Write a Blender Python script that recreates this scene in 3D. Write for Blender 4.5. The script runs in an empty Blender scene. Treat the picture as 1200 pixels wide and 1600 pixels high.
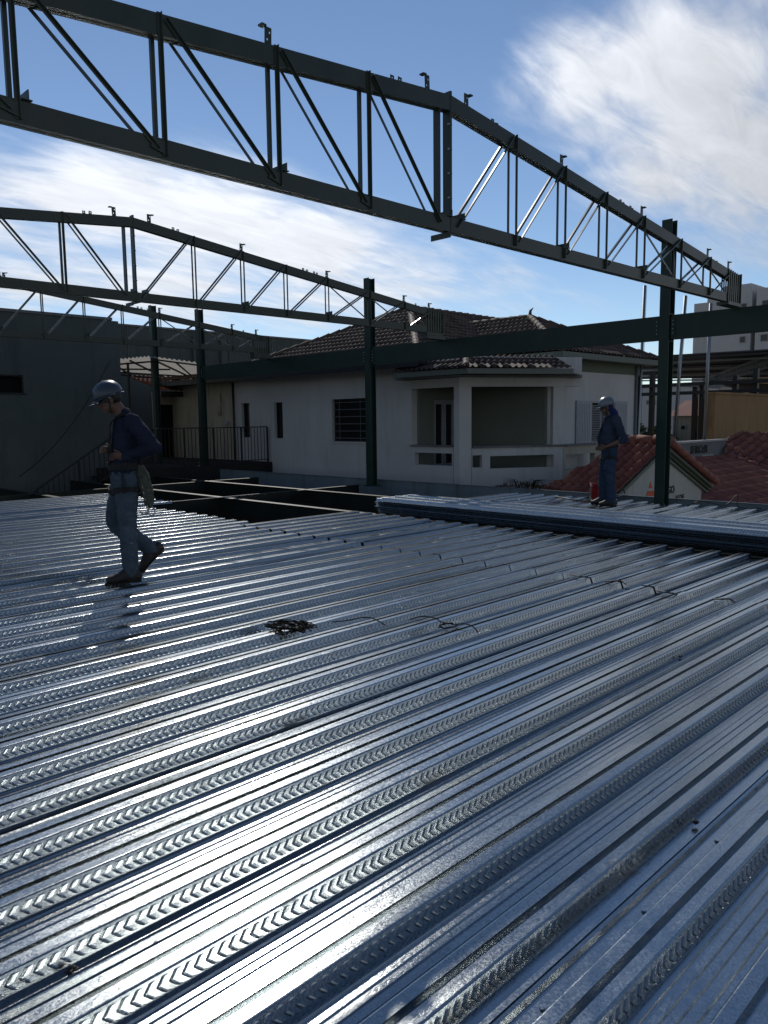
import bpy, bmesh, math, random
from mathutils import Vector, Matrix, noise
random.seed(11)
rnd = random.uniform
R_ = math.radians
scn = bpy.context.scene
col = scn.collection

# ------------------------------------------------------------------ camera data
F_PX = 1200.0
YAW, PITCH, ROLL, CAM_H = R_(45.28), R_(6.78), R_(-0.70), 1.45
CAM = Vector((0, 0, CAM_H))
fw = Vector((math.cos(YAW) * math.cos(PITCH), math.sin(YAW) * math.cos(PITCH), -math.sin(PITCH)))
rt0 = Vector((math.sin(YAW), -math.cos(YAW), 0))
up0 = rt0.cross(fw)
rt = rt0 * math.cos(ROLL) + up0 * math.sin(ROLL)
up = -rt0 * math.sin(ROLL) + up0 * math.cos(ROLL)


def ray(x, y):
    return rt * ((x - 600) / F_PX) - up * ((y - 800) / F_PX) + fw


def at(axis, v, x, y):
    """survey helper: the point of the plane axis = v seen at photo position (x, y)"""
    k = 'XYZ'.index(axis)
    d = ray(x, y)
    return CAM + d * ((v - CAM[k]) / d[k])


def at_plane(p0, n, x, y):
    d = ray(x, y)
    return CAM + d * ((Vector(p0) - CAM).dot(n) / d.dot(n))


# ------------------------------------------------------------------ materials
def new_mat(name):
    m = bpy.data.materials.new(name)
    m.use_nodes = True
    nt = m.node_tree
    nt.nodes.clear()
    out = nt.nodes.new('ShaderNodeOutputMaterial')
    b = nt.nodes.new('ShaderNodeBsdfPrincipled')
    nt.links.new(b.outputs[0], out.inputs[0])
    return m, nt, b


def N(nt, t, **kw):
    n = nt.nodes.new(t)
    for k, v in kw.items():
        if k in n.inputs:
            n.inputs[k].default_value = v
        else:
            setattr(n, k, v)
    return n


def ramp(nt, fac, stops):
    r = nt.nodes.new('ShaderNodeValToRGB')
    e = r.color_ramp.elements
    while len(e) < len(stops):
        e.new(0.5)
    for k, (p, c) in enumerate(stops):
        e[k].position = p
        e[k].color = (*c, 1) if len(c) == 3 else c
    nt.links.new(fac, r.inputs[0])
    return r.outputs[0]


def bump(nt, bsdf, height, strength, dist, normal=None):
    b = N(nt, 'ShaderNodeBump', Strength=strength, Distance=dist)
    nt.links.new(height, b.inputs['Height'])
    if normal is not None:
        nt.links.new(normal, b.inputs['Normal'])
    nt.links.new(b.outputs[0], bsdf.inputs['Normal'])
    return b.outputs[0]


def mapped(nt, coord='Object', scale=(1, 1, 1)):
    tc = nt.nodes.new('ShaderNodeTexCoord')
    mp = N(nt, 'ShaderNodeMapping')
    mp.inputs['Scale'].default_value = scale
    nt.links.new(tc.outputs[coord], mp.inputs[0])
    return mp.outputs[0]


def noisy(name, c1, c2, scale=4.0, rough=0.7, bscale=60.0, bstr=0.15, bdist=0.01, metallic=0.0, spec=0.4,
          stretch=(1, 1, 1), rough_var=0.1, stains=None):
    m, nt, b = new_mat(name)
    v = mapped(nt, 'Object', stretch)
    n1 = N(nt, 'ShaderNodeTexNoise', Scale=scale, Detail=8.0, Roughness=0.6)
    nt.links.new(v, n1.inputs['Vector'])
    c = ramp(nt, n1.outputs[0], [(0.3, c1), (0.7, c2)])
    if stains:
        v2 = mapped(nt, 'Object', (1.2, 1.2, 0.18))
        n3 = N(nt, 'ShaderNodeTexNoise', Scale=2.2, Detail=9.0, Roughness=0.7)
        nt.links.new(v2, n3.inputs['Vector'])
        f = ramp(nt, n3.outputs[0], [(0.52, (0, 0, 0)), (0.75, (1, 1, 1))])
        mx = N(nt, 'ShaderNodeMix', data_type='RGBA')
        nt.links.new(f, mx.inputs[0])
        nt.links.new(c, mx.inputs[6])
        mx.inputs[7].default_value = (*stains, 1)
        c = mx.outputs[2]
    nt.links.new(c, b.inputs['Base Color'])
    b.inputs['Metallic'].default_value = metallic
    b.inputs['Specular IOR Level'].default_value = spec
    mr = N(nt, 'ShaderNodeMapRange')
    mr.inputs['To Min'].default_value = max(0.03, rough - rough_var)
    mr.inputs['To Max'].default_value = min(1, rough + rough_var)
    nt.links.new(n1.outputs[0], mr.inputs[0])
    nt.links.new(mr.outputs[0], b.inputs['Roughness'])
    n2 = N(nt, 'ShaderNodeTexNoise', Scale=bscale, Detail=4.0)
    nt.links.new(v, n2.inputs['Vector'])
    bump(nt, b, n2.outputs[0], bstr, bdist)
    return m


def galvanised(name, base=0.38, rmin=0.15, rmax=0.26, dirt=0.28):
    m, nt, b = new_mat(name)
    v = mapped(nt)
    vo = N(nt, 'ShaderNodeTexVoronoi', Scale=210.0)
    nz = N(nt, 'ShaderNodeTexNoise', Scale=60.0, Detail=3.0)
    nt.links.new(v, nz.inputs['Vector'])
    mxv = N(nt, 'ShaderNodeMix', data_type='RGBA')
    mxv.inputs[0].default_value = 0.02
    nt.links.new(v, mxv.inputs[6])
    nt.links.new(nz.outputs[1], mxv.inputs[7])
    nt.links.new(mxv.outputs[2], vo.inputs['Vector'])
    bw = N(nt, 'ShaderNodeRGBToBW')
    nt.links.new(vo.outputs['Color'], bw.inputs[0])
    # long streaks and blotches from rolling, handling and dust
    vs = mapped(nt, 'Object', (0.5, 9, 3))
    st = N(nt, 'ShaderNodeTexNoise', Scale=3.0, Detail=7.0, Roughness=0.65)
    nt.links.new(vs, st.inputs['Vector'])
    bl = N(nt, 'ShaderNodeTexNoise', Scale=1.7, Detail=9.0, Roughness=0.68)
    nt.links.new(v, bl.inputs['Vector'])
    d = base
    c = ramp(nt, bw.outputs[0], [(0.1, (d * .79, d * .85, d * .88)), (0.9, (d * 1.09, d * 1.17, d * 1.20))])
    mx = N(nt, 'ShaderNodeMix', data_type='RGBA')
    f = ramp(nt, bl.outputs[0], [(0.5, (0, 0, 0)), (0.8, (dirt, dirt, dirt))])
    nt.links.new(f, mx.inputs[0])
    nt.links.new(c, mx.inputs[6])
    mx.inputs[7].default_value = (.22, .21, .19, 1)
    md = N(nt, 'ShaderNodeTexNoise', Scale=4.2, Detail=11.0, Roughness=0.72)
    vm = mapped(nt, 'Object', (.55, 1.5, 1.5))
    nt.links.new(vm, md.inputs['Vector'])
    mf = ramp(nt, md.outputs[0], [(0.615, (0, 0, 0)), (0.70, (.8, .8, .8))])
    mx2 = N(nt, 'ShaderNodeMix', data_type='RGBA')
    nt.links.new(mf, mx2.inputs[0])
    nt.links.new(mx.outputs[2], mx2.inputs[6])
    mx2.inputs[7].default_value = (.135, .115, .09, 1)
    nt.links.new(mx2.outputs[2], b.inputs['Base Color'])
    inv = N(nt, 'ShaderNodeMath', operation='MULTIPLY_ADD')
    nt.links.new(mf, inv.inputs[0])
    inv.inputs[1].default_value = -0.85
    inv.inputs[2].default_value = 1.0
    nt.links.new(inv.outputs[0], b.inputs['Metallic'])
    ad = N(nt, 'ShaderNodeMath', operation='ADD')
    nt.links.new(bw.outputs[0], ad.inputs[0])
    nt.links.new(st.outputs[0], ad.inputs[1])
    mr = N(nt, 'ShaderNodeMapRange')
    mr.inputs['From Min'].default_value = 0.5
    mr.inputs['From Max'].default_value = 1.4
    mr.inputs['To Min'].default_value = rmin
    mr.inputs['To Max'].default_value = rmax
    nt.links.new(ad.outputs[0], mr.inputs[0])
    rad = N(nt, 'ShaderNodeMath', operation='MULTIPLY_ADD')
    nt.links.new(mf, rad.inputs[0])
    rad.inputs[1].default_value = 0.4
    nt.links.new(mr.outputs[0], rad.inputs[2])
    nt.links.new(rad.outputs[0], b.inputs['Roughness'])
    n_a = bump(nt, b, bw.outputs[0], 0.10, 0.002)
    vw = mapped(nt, 'Object', (1.1, 6, 1))
    wv = N(nt, 'ShaderNodeTexNoise', Scale=1.6, Detail=3.0)
    nt.links.new(vw, wv.inputs['Vector'])
    bump(nt, b, wv.outputs[0], 0.25, 0.012, n_a)
    return m


def tile_mat(name, c1, c2, c3, rough=0.75):
    m, nt, b = new_mat(name)
    tc = nt.nodes.new('ShaderNodeTexCoord')
    fl = N(nt, 'ShaderNodeVectorMath', operation='FLOOR')
    nt.links.new(tc.outputs['UV'], fl.inputs[0])
    wn = nt.nodes.new('ShaderNodeTexWhiteNoise')
    nt.links.new(fl.outputs[0], wn.inputs['Vector'])
    n1 = N(nt, 'ShaderNodeTexNoise', Scale=1.1, Detail=8.0, Roughness=0.65)
    nt.links.new(tc.outputs['Object'], n1.inputs['Vector'])
    ad = N(nt, 'ShaderNodeMath', operation='MULTIPLY_ADD')
    nt.links.new(wn.outputs[0], ad.inputs[0])
    ad.inputs[1].default_value = 0.5
    nt.links.new(n1.outputs[0], ad.inputs[2])
    c = ramp(nt, ad.outputs[0], [(0.35, c1), (0.65, c2), (1.0, c3)])
    nt.links.new(c, b.inputs['Base Color'])
    b.inputs['Roughness'].default_value = rough
    b.inputs['Specular IOR Level'].default_value = 0.35
    n2 = N(nt, 'ShaderNodeTexNoise', Scale=45.0, Detail=5.0)
    nt.links.new(tc.outputs['Object'], n2.inputs['Vector'])
    bump(nt, b, n2.outputs[0], 0.3, 0.01)
    return m


def flat(name, c, rough=0.6, metallic=0.0, spec=0.4):
    d = [x * 0.8 for x in c]
    return noisy(name, d, c, scale=9, rough=rough, bscale=120, bstr=0.08, bdist=0.003, metallic=metallic, spec=spec)


M = {}
M['galv'] = galvanised('galvanised_steel')
M['galv_stack'] = galvanised('galvanised_steel_stacked', 0.46, 0.18, 0.30, 0.15)
M['galv_dull'] = galvanised('weathered_galvanised', 0.30, 0.42, 0.6, 0.5)
M['green'] = noisy('green_primer_steel', (.012, .028, .022), (.020, .040, .032), scale=3, rough=0.45, bscale=35, bstr=0.06,
                   bdist=0.004, spec=0.25, stains=(.030, .034, .024))
M['olive'] = noisy('olive_primer_steel', (.026, .036, .027), (.040, .052, .038), scale=3, rough=0.34, bscale=35, bstr=0.06,
                   bdist=0.004, spec=0.35, stains=(.045, .040, .026))
M['strut'] = noisy('glossy_strut_paint', (.028, .038, .030), (.042, .052, .040), scale=3, rough=0.22, bscale=35, bstr=0.05,
                   bdist=0.004, spec=0.6, rough_var=.05)
M['shaded_primer'] = noisy('shaded_primer_steel', (.007, .012, .010), (.013, .020, .017), scale=3, rough=0.4, bscale=35, bstr=0.05, bdist=0.004, spec=0.35)  # green primer darkened: the void's shade is put into the floor beams' colour
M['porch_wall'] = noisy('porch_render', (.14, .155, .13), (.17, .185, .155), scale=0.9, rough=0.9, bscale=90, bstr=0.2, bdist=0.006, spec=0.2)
M['bolt'] = flat('zinc_bolt', (.45, .45, .43), 0.4, 0.8)
M['edge'] = noisy('painted_edge_plate', (.10, .14, .16), (.15, .19, .21), scale=2, rough=0.5, stains=(.08, .07, .06))
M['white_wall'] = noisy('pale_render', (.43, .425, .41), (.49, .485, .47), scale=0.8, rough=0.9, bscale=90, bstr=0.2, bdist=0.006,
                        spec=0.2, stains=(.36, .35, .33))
M['cream_wall'] = noisy('cream_render', (.32, .29, .23), (.38, .35, .28), scale=0.9, rough=0.9, bscale=90, bstr=0.2, bdist=0.006,
                        spec=0.2, stains=(0.156, 0.138, 0.108))
M['gable_wall'] = noisy('gable_render', (0.375, 0.383, 0.345), (0.450, 0.450, 0.413), scale=0.9, rough=0.9, bscale=90, bstr=0.2, bdist=0.006,
                        spec=0.2, stains=(0.270, 0.255, 0.210))
M['green_wall'] = noisy('grey_green_render', (.072, .085, .078), (.098, .112, .103), scale=0.5, rough=0.9, bscale=70, bstr=0.2,
                        bdist=0.006, spec=0.2, stains=(0.054, 0.066, 0.066))
M['grey_wall'] = noisy('grey_render', (0.130, 0.137, 0.137), (0.176, 0.182, 0.182), scale=0.6, rough=0.9, bscale=70, bstr=0.2, bdist=0.006,
                       spec=0.2, stains=(0.091, 0.091, 0.091))
M['tan_wall'] = noisy('ochre_render', (.235, .145, .07), (.29, .185, .09), scale=0.4, rough=0.9, bscale=60, bstr=0.2, bdist=0.008,
                      spec=0.2, stains=(0.132, 0.084, 0.042))
M['tower_wall'] = noisy('tower_render', (0.400, 0.400, 0.392), (0.464, 0.456, 0.448), scale=0.08, rough=0.9, bscale=20, bstr=0.05, spec=0.2,
                        stains=(0.336, 0.328, 0.320))
M['glass'] = flat('dark_window_glass', (.012, .014, .016), 0.12, 0.0, 0.5)
M['void'] = flat('dark_room', (.012, .012, .012), 0.9, 0.0, 0.1)
M['black'] = flat('black_painted_steel', (.014, .014, .014), 0.5)
M['frame'] = flat('window_frame_paint', (.30, .31, .30), 0.5)
M['shutter'] = flat('louvre_shutter_paint', (.30, .31, .34), 0.5)
M['grille'] = flat('grey_grille_paint', (.10, .11, .11), 0.5)
M['fascia'] = flat('fascia_paint', (.15, .17, .14), 0.7)
M['green_trim'] = flat('green_trim_paint', (.06, .085, .05), 0.6)
M['old_tile'] = tile_mat('weathered_clay_tile', (.028, .019, .014), (.058, .038, .028), (.10, .07, .052))
M['red_tile'] = tile_mat('red_clay_tile', (.12, .036, .027), (.19, .060, .044), (.25, .095, .062))
M['dark_red_tile'] = tile_mat('dull_red_clay_tile', (.10, .034, .028), (.165, .056, .045), (.22, .085, .058))
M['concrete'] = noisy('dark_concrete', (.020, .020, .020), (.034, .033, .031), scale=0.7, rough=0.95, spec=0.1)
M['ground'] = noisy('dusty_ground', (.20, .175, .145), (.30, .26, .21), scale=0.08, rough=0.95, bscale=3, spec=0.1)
M['asphalt'] = noisy('asphalt', (.040, .040, .040), (.058, .057, .055), scale=0.5, rough=0.9, bscale=40, spec=0.2)
M['denim'] = noisy('blue_denim', (.036, .052, .068), (.075, .098, .12), scale=7, rough=0.95, bscale=160, bstr=0.35, bdist=0.003, spec=0.1)
M['denim_dark'] = noisy('dark_denim', (.020, .034, .062), (.040, .060, .095), scale=7, rough=0.95, bscale=160, bstr=0.35, bdist=0.003,
                        spec=0.1)
M['navy'] = noisy('navy_work_shirt', (.013, .017, .032), (.023, .028, .048), scale=6, rough=0.95, bscale=140, bstr=0.3, bdist=0.003,
                  spec=0.1)
M['steel_blue'] = noisy('grey_blue_work_shirt', (.026, .036, .055), (.042, .055, .08), scale=6, rough=0.95, bscale=140, bstr=0.3,
                        bdist=0.003, spec=0.1)
M['scarf'] = noisy('bright_blue_cloth', (.012, .020, .070), (.018, .030, .105), scale=9, rough=0.9, spec=0.1)
M['skin'] = noisy('tanned_skin', (.10, .052, .034), (.15, .08, .055), scale=12, rough=0.6, bscale=150, bstr=0.1, bdist=0.002)
M['hair'] = flat('dark_hair', (.012, .010, .008), 0.6)
M['boot'] = noisy('black_boot_leather', (.010, .009, .008), (.022, .019, .017), scale=14, rough=0.6, bscale=90)
M['helmet_blue'] = flat('blue_hard_hat_shell', (.035, .048, .068), 0.4, 0, 0.5)
M['helmet_white'] = flat('white_hard_hat_shell', (.15, .165, .19), 0.35, 0, 0.5)
M['strap'] = flat('black_webbing', (.012, .012, .013), 0.8)
M['canvas'] = noisy('worn_canvas', (.035, .040, .030), (.085, .085, .065), scale=12, rough=0.95, bscale=120, bstr=0.4, bdist=0.004)
M['wire'] = flat('rusty_wire', (.012, .009, .007), 0.9, 0.0, 0.1)
M['black_wire'] = flat('black_cable', (.012, .011, .010), 0.5)
M['bucket'] = flat('red_plastic', (.26, .014, .012), 0.4)
M['orange'] = flat('orange_sign_paint', (.62, .10, .025), 0.6)
M['letter'] = flat('black_letter_paint', (.012, .013, .012), 0.6)
M['leaf'] = noisy('dry_leaf', (.06, .035, .018), (.11, .06, .03), scale=30, rough=0.9)
M['foliage'] = noisy('tree_leaf', (.030, .050, .016), (.06, .09, .03), scale=3, rough=0.8)
M['bark'] = noisy('bark', (.05, .035, .025), (.09, .065, .045), scale=8, rough=0.95)
M['shed_sheet'] = noisy('shed_roof_sheet', (.035, .035, .038), (.055, .055, .058), scale=0.6, rough=0.6)

_m, _nt, _b = new_mat('translucent_roof_sheet')
_b.inputs['Base Color'].default_value = (.70, .66, .58, 1)
_b.inputs['Roughness'].default_value = 0.5
_tr = N(_nt, 'ShaderNodeBsdfTranslucent')
_tr.inputs[0].default_value = (.62, .57, .49, 1)
_ms = N(_nt, 'ShaderNodeMixShader')
_ms.inputs[0].default_value = 0.55
_nt.links.new(_b.outputs[0], _ms.inputs[1])
_nt.links.new(_tr.outputs[0], _ms.inputs[2])
_nt.links.new(_ms.outputs[0], [n for n in _nt.nodes if n.type == 'OUTPUT_MATERIAL'][0].inputs[0])
M['canopy'] = _m


# ------------------------------------------------------------------ mesh helpers
class MB:
    def __init__(self):
        self.v, self.f, self.uv, self.smooth = [], [], None, set()

    def add(self, vs, fs, smooth=False):
        o = len(self.v)
        self.v += [tuple(p) for p in vs]
        for f in fs:
            if smooth:
                self.smooth.add(len(self.f))
            self.f.append(tuple(i + o for i in f))
        return o

    def box(self, lo, hi):
        x0, y0, z0 = lo
        x1, y1, z1 = hi
        vs = [(x0, y0, z0), (x1, y0, z0), (x1, y1, z0), (x0, y1, z0), (x0, y0, z1), (x1, y0, z1), (x1, y1, z1), (x0, y1, z1)]
        self.add(vs, [(0, 3, 2, 1), (4, 5, 6, 7), (0, 1, 5, 4), (1, 2, 6, 5), (2, 3, 7, 6), (3, 0, 4, 7)])
        return self

    def obox(self, c, ax, ay, az):
        """box from centre and three half-axis vectors"""
        c, ax, ay, az = map(Vector, (c, ax, ay, az))
        vs = [c + ax * a + ay * b + az * d for d in (-1, 1) for (a, b) in ((-1, -1), (1, -1), (1, 1), (-1, 1))]
        self.add(vs, [(0, 3, 2, 1), (4, 5, 6, 7), (0, 1, 5, 4), (1, 2, 6, 5), (2, 3, 7, 6), (3, 0, 4, 7)])
        return self

    def sect(self, p0, p1, prof, side):
        """sweep a closed 2-D profile (a along 'side', b perpendicular) from p0 to p1"""
        p0, p1 = Vector(p0), Vector(p1)
        t = (p1 - p0).normalized()
        s = Vector(side)
        s = (s - t * s.dot(t)).normalized()
        w = s.cross(t)
        n = len(prof)
        vs = [p + s * a + w * b for p in (p0, p1) for (a, b) in prof]
        fs = [(i, (i + 1) % n, n + (i + 1) % n, n + i) for i in range(n)]
        fs += [tuple(range(n - 1, -1, -1)), tuple(range(n, 2 * n))]
        self.add(vs, fs)
        return self

    def bar(self, p0, p1, w, h, side):
        return self.sect(p0, p1, [(-w / 2, -h / 2), (w / 2, -h / 2), (w / 2, h / 2), (-w / 2, h / 2)], side)

    def angle(self, p0, p1, a, t, side, flip=1):
        """an L-section with its back on 'side'"""
        pr = [(0, 0), (a, 0), (a, t), (t, t), (t, a), (0, a)]
        pr = [(x, (y - a / 2) * flip) for x, y in pr]
        return self.sect(p0, p1, pr, side)

    def tube(self, pts, r, n=8, cap=True):
        pts = [Vector(p) for p in pts]
        rs = r if isinstance(r, (list, tuple)) else [r] * len(pts)
        prev = None
        vs = []
        for i, p in enumerate(pts):
            t = (pts[min(i + 1, len(pts) - 1)] - pts[max(i - 1, 0)]).normalized()
            if prev is None:
                a = Vector((0, 0, 1)) if abs(t.z) < .9 else Vector((1, 0, 0))
                a = (a - t * a.dot(t)).normalized()
            else:
                a = (prev - t * prev.dot(t)).normalized()
            prev = a
            b = t.cross(a)
            for k in range(n):
                q = 2 * math.pi * k / n
                vs.append(p + (a * math.cos(q) + b * math.sin(q)) * rs[i])
        fs = []
        for i in range(len(pts) - 1):
            for k in range(n):
                fs.append((i * n + k, i * n + (k + 1) % n, (i + 1) * n + (k + 1) % n, (i + 1) * n + k))
        if cap:
            fs.append(tuple(range(n - 1, -1, -1)))
            fs.append(tuple((len(pts) - 1) * n + k for k in range(n)))
        self.add(vs, fs, True)
        return self

    def prism(self, poly, d):
        """extrude a planar 3-D polygon by vector d"""
        d = Vector(d)
        n = len(poly)
        vs = [Vector(p) for p in poly] + [Vector(p) + d for p in poly]
        fs = [tuple(range(n - 1, -1, -1)), tuple(range(n, 2 * n))]
        fs += [(i, (i + 1) % n, n + (i + 1) % n, n + i) for i in range(n)]
        self.add(vs, fs)
        return self

    def build(self, name, mat, parent=None, loc=None, fix=True):
        me = bpy.data.meshes.new(name)
        org = Vector(loc) if loc is not None else (parent.matrix_world_loc if False else Vector((0, 0, 0)))
        me.from_pydata([Vector(p) - org for p in self.v], [], self.f)
        if fix:
            bm = bmesh.new()
            bm.from_mesh(me)
            bmesh.ops.recalc_face_normals(bm, faces=bm.faces)
            bm.to_mesh(me)
            bm.free()
        if self.smooth:
            for i in self.smooth:
                me.polygons[i].use_smooth = True
        me.materials.append(mat)
        o = bpy.data.objects.new(name, me)
        col.objects.link(o)
        o.location = org
        if parent is not None:
            adopt(o, parent)
        return o


WORLD = {}


def wloc(o):
    return WORLD.get(o.name, Vector(o.location))


def adopt(o, parent):
    """parent o keeping its place (parents are never rotated before this)"""
    WORLD[o.name] = Vector(o.location)
    o.parent = parent
    o.location = Vector(o.location) - wloc(parent)


def tag(o, label=None, cat=None, group=None, kind=None):
    if label:
        o['label'] = label
    if cat:
        o['category'] = cat
    if group:
        o['group'] = group
    if kind:
        o['kind'] = kind
    return o


def empty(name, loc=(0, 0, 0)):
    o = bpy.data.objects.new(name, None)
    o.empty_display_size = 0.2
    col.objects.link(o)
    o.location = loc
    WORLD[o.name] = Vector(loc)
    return o


def copy_tree(o, parent=None):
    c = o.copy()
    col.objects.link(c)
    c.parent = parent
    for ch in list(o.children):
        copy_tree(ch, c)
    return c


def catmull(pts, n=6):
    pts = [Vector(p) for p in pts]
    P = [pts[0] * 2 - pts[1]] + pts + [pts[-1] * 2 - pts[-2]]
    out = []
    for i in range(1, len(P) - 2):
        for k in range(n):
            t = k / n
            a, b, c, d = P[i - 1], P[i], P[i + 1], P[i + 2]
            out.append(0.5 * ((2 * b) + (c - a) * t + (2 * a - 5 * b + 4 * c - d) * t * t + (3 * b - a - 3 * c + d) * t ** 3))
    out.append(pts[-1])
    return out


# ------------------------------------------------------------------ setting: ground
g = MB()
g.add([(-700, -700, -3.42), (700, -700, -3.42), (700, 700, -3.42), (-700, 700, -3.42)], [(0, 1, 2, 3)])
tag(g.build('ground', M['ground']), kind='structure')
g = MB()
g.add([(-4, -5, -3.40), (12.7, -5, -3.40), (12.7, 21, -3.40), (-4, 21, -3.40)], [(0, 1, 2, 3)])
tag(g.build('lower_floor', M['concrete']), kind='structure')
g = MB()
g.add([(42, -40, -3.41), (54, -40, -3.41), (54, 90, -3.41), (42, 90, -3.41)], [(0, 1, 2, 3)])
tag(g.build('road', M['asphalt']), kind='structure')

# ------------------------------------------------------------------ steel deck sheets
PITCH_R = 0.3048
WEB_N = Vector((0, -0.92, 0.39))


def deck_mesh(L, name, chev_pitch=0.037, crown=(0.0010, -0.0004, 0.0006), lip=0.025):
    mb = MB()
    prof = []
    top = [(-0.060, 0.0), (-0.006, 0.0), (0.0, -0.010), (0.006, 0.0), (0.060, 0.0)]
    H = -0.056
    xs_n = max(2, int(L / 0.5))
    XS = [L * i / xs_n for i in range(xs_n + 1)]

    def strip(pts, smooth=False):
        n = len(pts)
        vs = [(x, y, z) for x in XS for (y, z) in pts]
        fs = []
        for i in range(xs_n):
            for k in range(n - 1):
                fs.append((i * n + k, (i + 1) * n + k, (i + 1) * n + k + 1, i * n + k + 1))
        mb.add(vs, fs, smooth)

    for r in (-1, 0, 1):
        c = r * PITCH_R
        k1, k2 = crown[r + 1], crown[(r + 2) % 3] * .8
        # top flange with rounded shoulders and the stiffening groove
        strip([(c - 0.0565, -0.0040), (c - 0.0530, -0.0009), (c - 0.049, 0), (c - 0.029, k1 * .6), (c - 0.0120, k1), (c - 0.0112, -0.024), (c + 0.0112, -0.024),
               (c + 0.0120, k2), (c + 0.029, k2 * .6), (c + 0.049, 0), (c + 0.0530, -0.0009), (c + 0.0565, -0.0040)])
        # far web
        strip([(c + 0.0565, -0.0040), (c + 0.0765, H)])
        # pan halves with small stiffeners
        if r < 1:
            m = c + PITCH_R / 2
            strip([(c + 0.0765, H), (c + 0.096, H), (c + 0.100, H + 0.006), (c + 0.104, H), (m - 0.020, H), (m - 0.016, H + .005), (m - .012, H),
                   (m + 0.012, H), (m + 0.016, H + 0.005), (m + 0.020, H), (c + PITCH_R - 0.104, H), (c + PITCH_R - 0.100, H + 0.006),
                   (c + PITCH_R - 0.096, H), (c + PITCH_R - 0.0765, H)])
        # near web with pressed chevrons
        rows = [0.0, 0.11, 0.19, 0.35, 0.47, 0.53, 0.65, 0.81, 0.89, 1.0]
        win = [0, 0, 1, 1, 1, 1, 1, 1, 0, 0]
        ts = [(0.0, 0.0), (0.09, -1.0), (0.20, 0.55), (0.36, 0.22), (0.70, 0.02)]
        n = len(rows)
        cols = []
        x = 0.05
        nchev = int((L - 0.10) / chev_pitch)
        for k in range(nchev):
            a = rnd(0.85, 1.15)
            for t, h in ts:
                cols.append((0.05 + (k + t) * chev_pitch, h * a))
        pts = []
        for x, h in [(0.0, None)] + cols + [(L, None)]:
            for s, w in zip(rows, win):
                y = c - 0.0565 - 0.020 * s
                z = -0.0040 + (H + 0.0040) * s
                if h is None:
                    pts.append((x, y, z))
                else:
                    xx = x + 0.058 * abs(s - 0.5)
                    q = Vector((xx, y, z)) + WEB_N * (0.0030 * h * w)
                    pts.append(tuple(q))
        fs = []
        for i in range(len(cols) + 1):
            for k in range(n - 1):
                fs.append((i * n + k, i * n + k + 1, (i + 1) * n + k + 1, (i + 1) * n + k))
        mb.add(pts, fs)
    # fixing heads along the lap
    xx = 0.2
    while xx < L - .1:
        yy, rr_ = PITCH_R + 0.098, 0.0075
        ring = [(xx + rr_ * math.cos(a * math.pi / 3), yy + rr_ * math.sin(a * math.pi / 3)) for a in range(6)]
        mb.add([(a, b, H + .0005) for a, b in ring] + [(a, b, H + .006) for a, b in ring],
               [tuple(range(6, 12))] + [(i, (i + 1) % 6, 6 + (i + 1) % 6, 6 + i) for i in range(6)])
        xx += 0.55
    # side laps: a raised hook on one edge, a plain lip on the other
    e = 1.5 * PITCH_R
    strip([(PITCH_R + 0.0765, H), (PITCH_R + 0.118, H), (e - 0.020, H), (e - 0.014, H + 0.016), (e - 0.004, H + 0.018), (e + 0.002, H + 0.002),
           (e + 0.012, H + 0.002)])
    strip([(-e + 0.004, H + lip - 0.001), (-e + 0.008, H - 0.001), (-e + 0.022, H), (-PITCH_R - 0.118, H), (-PITCH_R - 0.0765, H)])
    me = bpy.data.meshes.new(name)
    me.from_pydata(mb.v, [], mb.f)
    return me


SEAM = 6.20
X0 = -2.5
mesh_longs = [deck_mesh(8.70, 'deck_sheet_long', crown=q) for q in ((.0018, -.0009, .0006), (-.0010, .0020, .0003), (.0005, .0014, -.0014), (.0020, .0000, .0012))]
mesh_long = mesh_longs[0]
mesh_ext = deck_mesh(9.80, 'deck_sheet_longer')
mesh_short = deck_mesh(2.20, 'deck_sheet_short')
mesh_back = deck_mesh(2.90, 'deck_sheet_back')
for me in (*mesh_longs, mesh_ext, mesh_short, mesh_back):
    me.materials.append(M['galv'])
WIDTH = 3 * PITCH_R


def put_sheet(me, x, y, z, rz, label, group):
    o = bpy.data.objects.new('deck_sheet', me)
    col.objects.link(o)
    o.location = (x, y, z)
    o.rotation_euler = (R_(rnd(-.75, .75)), R_(rnd(-.02, .02)), rz + R_(rnd(-.06, .06)))
    return tag(o, label, 'deck sheet', group)


LAB_LONG = 'long galvanised ribbed deck sheet lying between the foreground and the sawtooth end-lap seam'
special = {-1: 'nearest long galvanised deck sheet, crossing the bottom right corner in the foreground',
           -2: 'long deck sheet at the far lower right edge, mostly cut off by the photo frame',
           0: 'long deck sheet carrying the broad dark shadow band of the near roof truss',
           4: 'long deck sheet under the walking worker, the one his front boot stands on',
           3: 'long deck sheet with the tangle of rusty wire lying on its ribs',
           7: 'farthest of the long deck sheets, with its left part beside the open floor beams'}
for n in range(-3, 8):
    y = 2.43 + WIDTH * n + rnd(-.006, .006)
    put_sheet(mesh_longs[(n * 3) % 4], X0 + rnd(-.018, .008), y, rnd(-.002, .002), 0, special.get(n, LAB_LONG), 'long deck sheets of the near bay')
    put_sheet(mesh_short, SEAM + 0.022 + rnd(-.012, .012), y + rnd(-.010, .010), -0.003, 0,
              'short galvanised deck sheet ending in front of the sheet stack'
              if n < 7 else 'short deck sheet whose end meets the left tip of the sheet stack',
              'short deck sheets before the stack')
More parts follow.
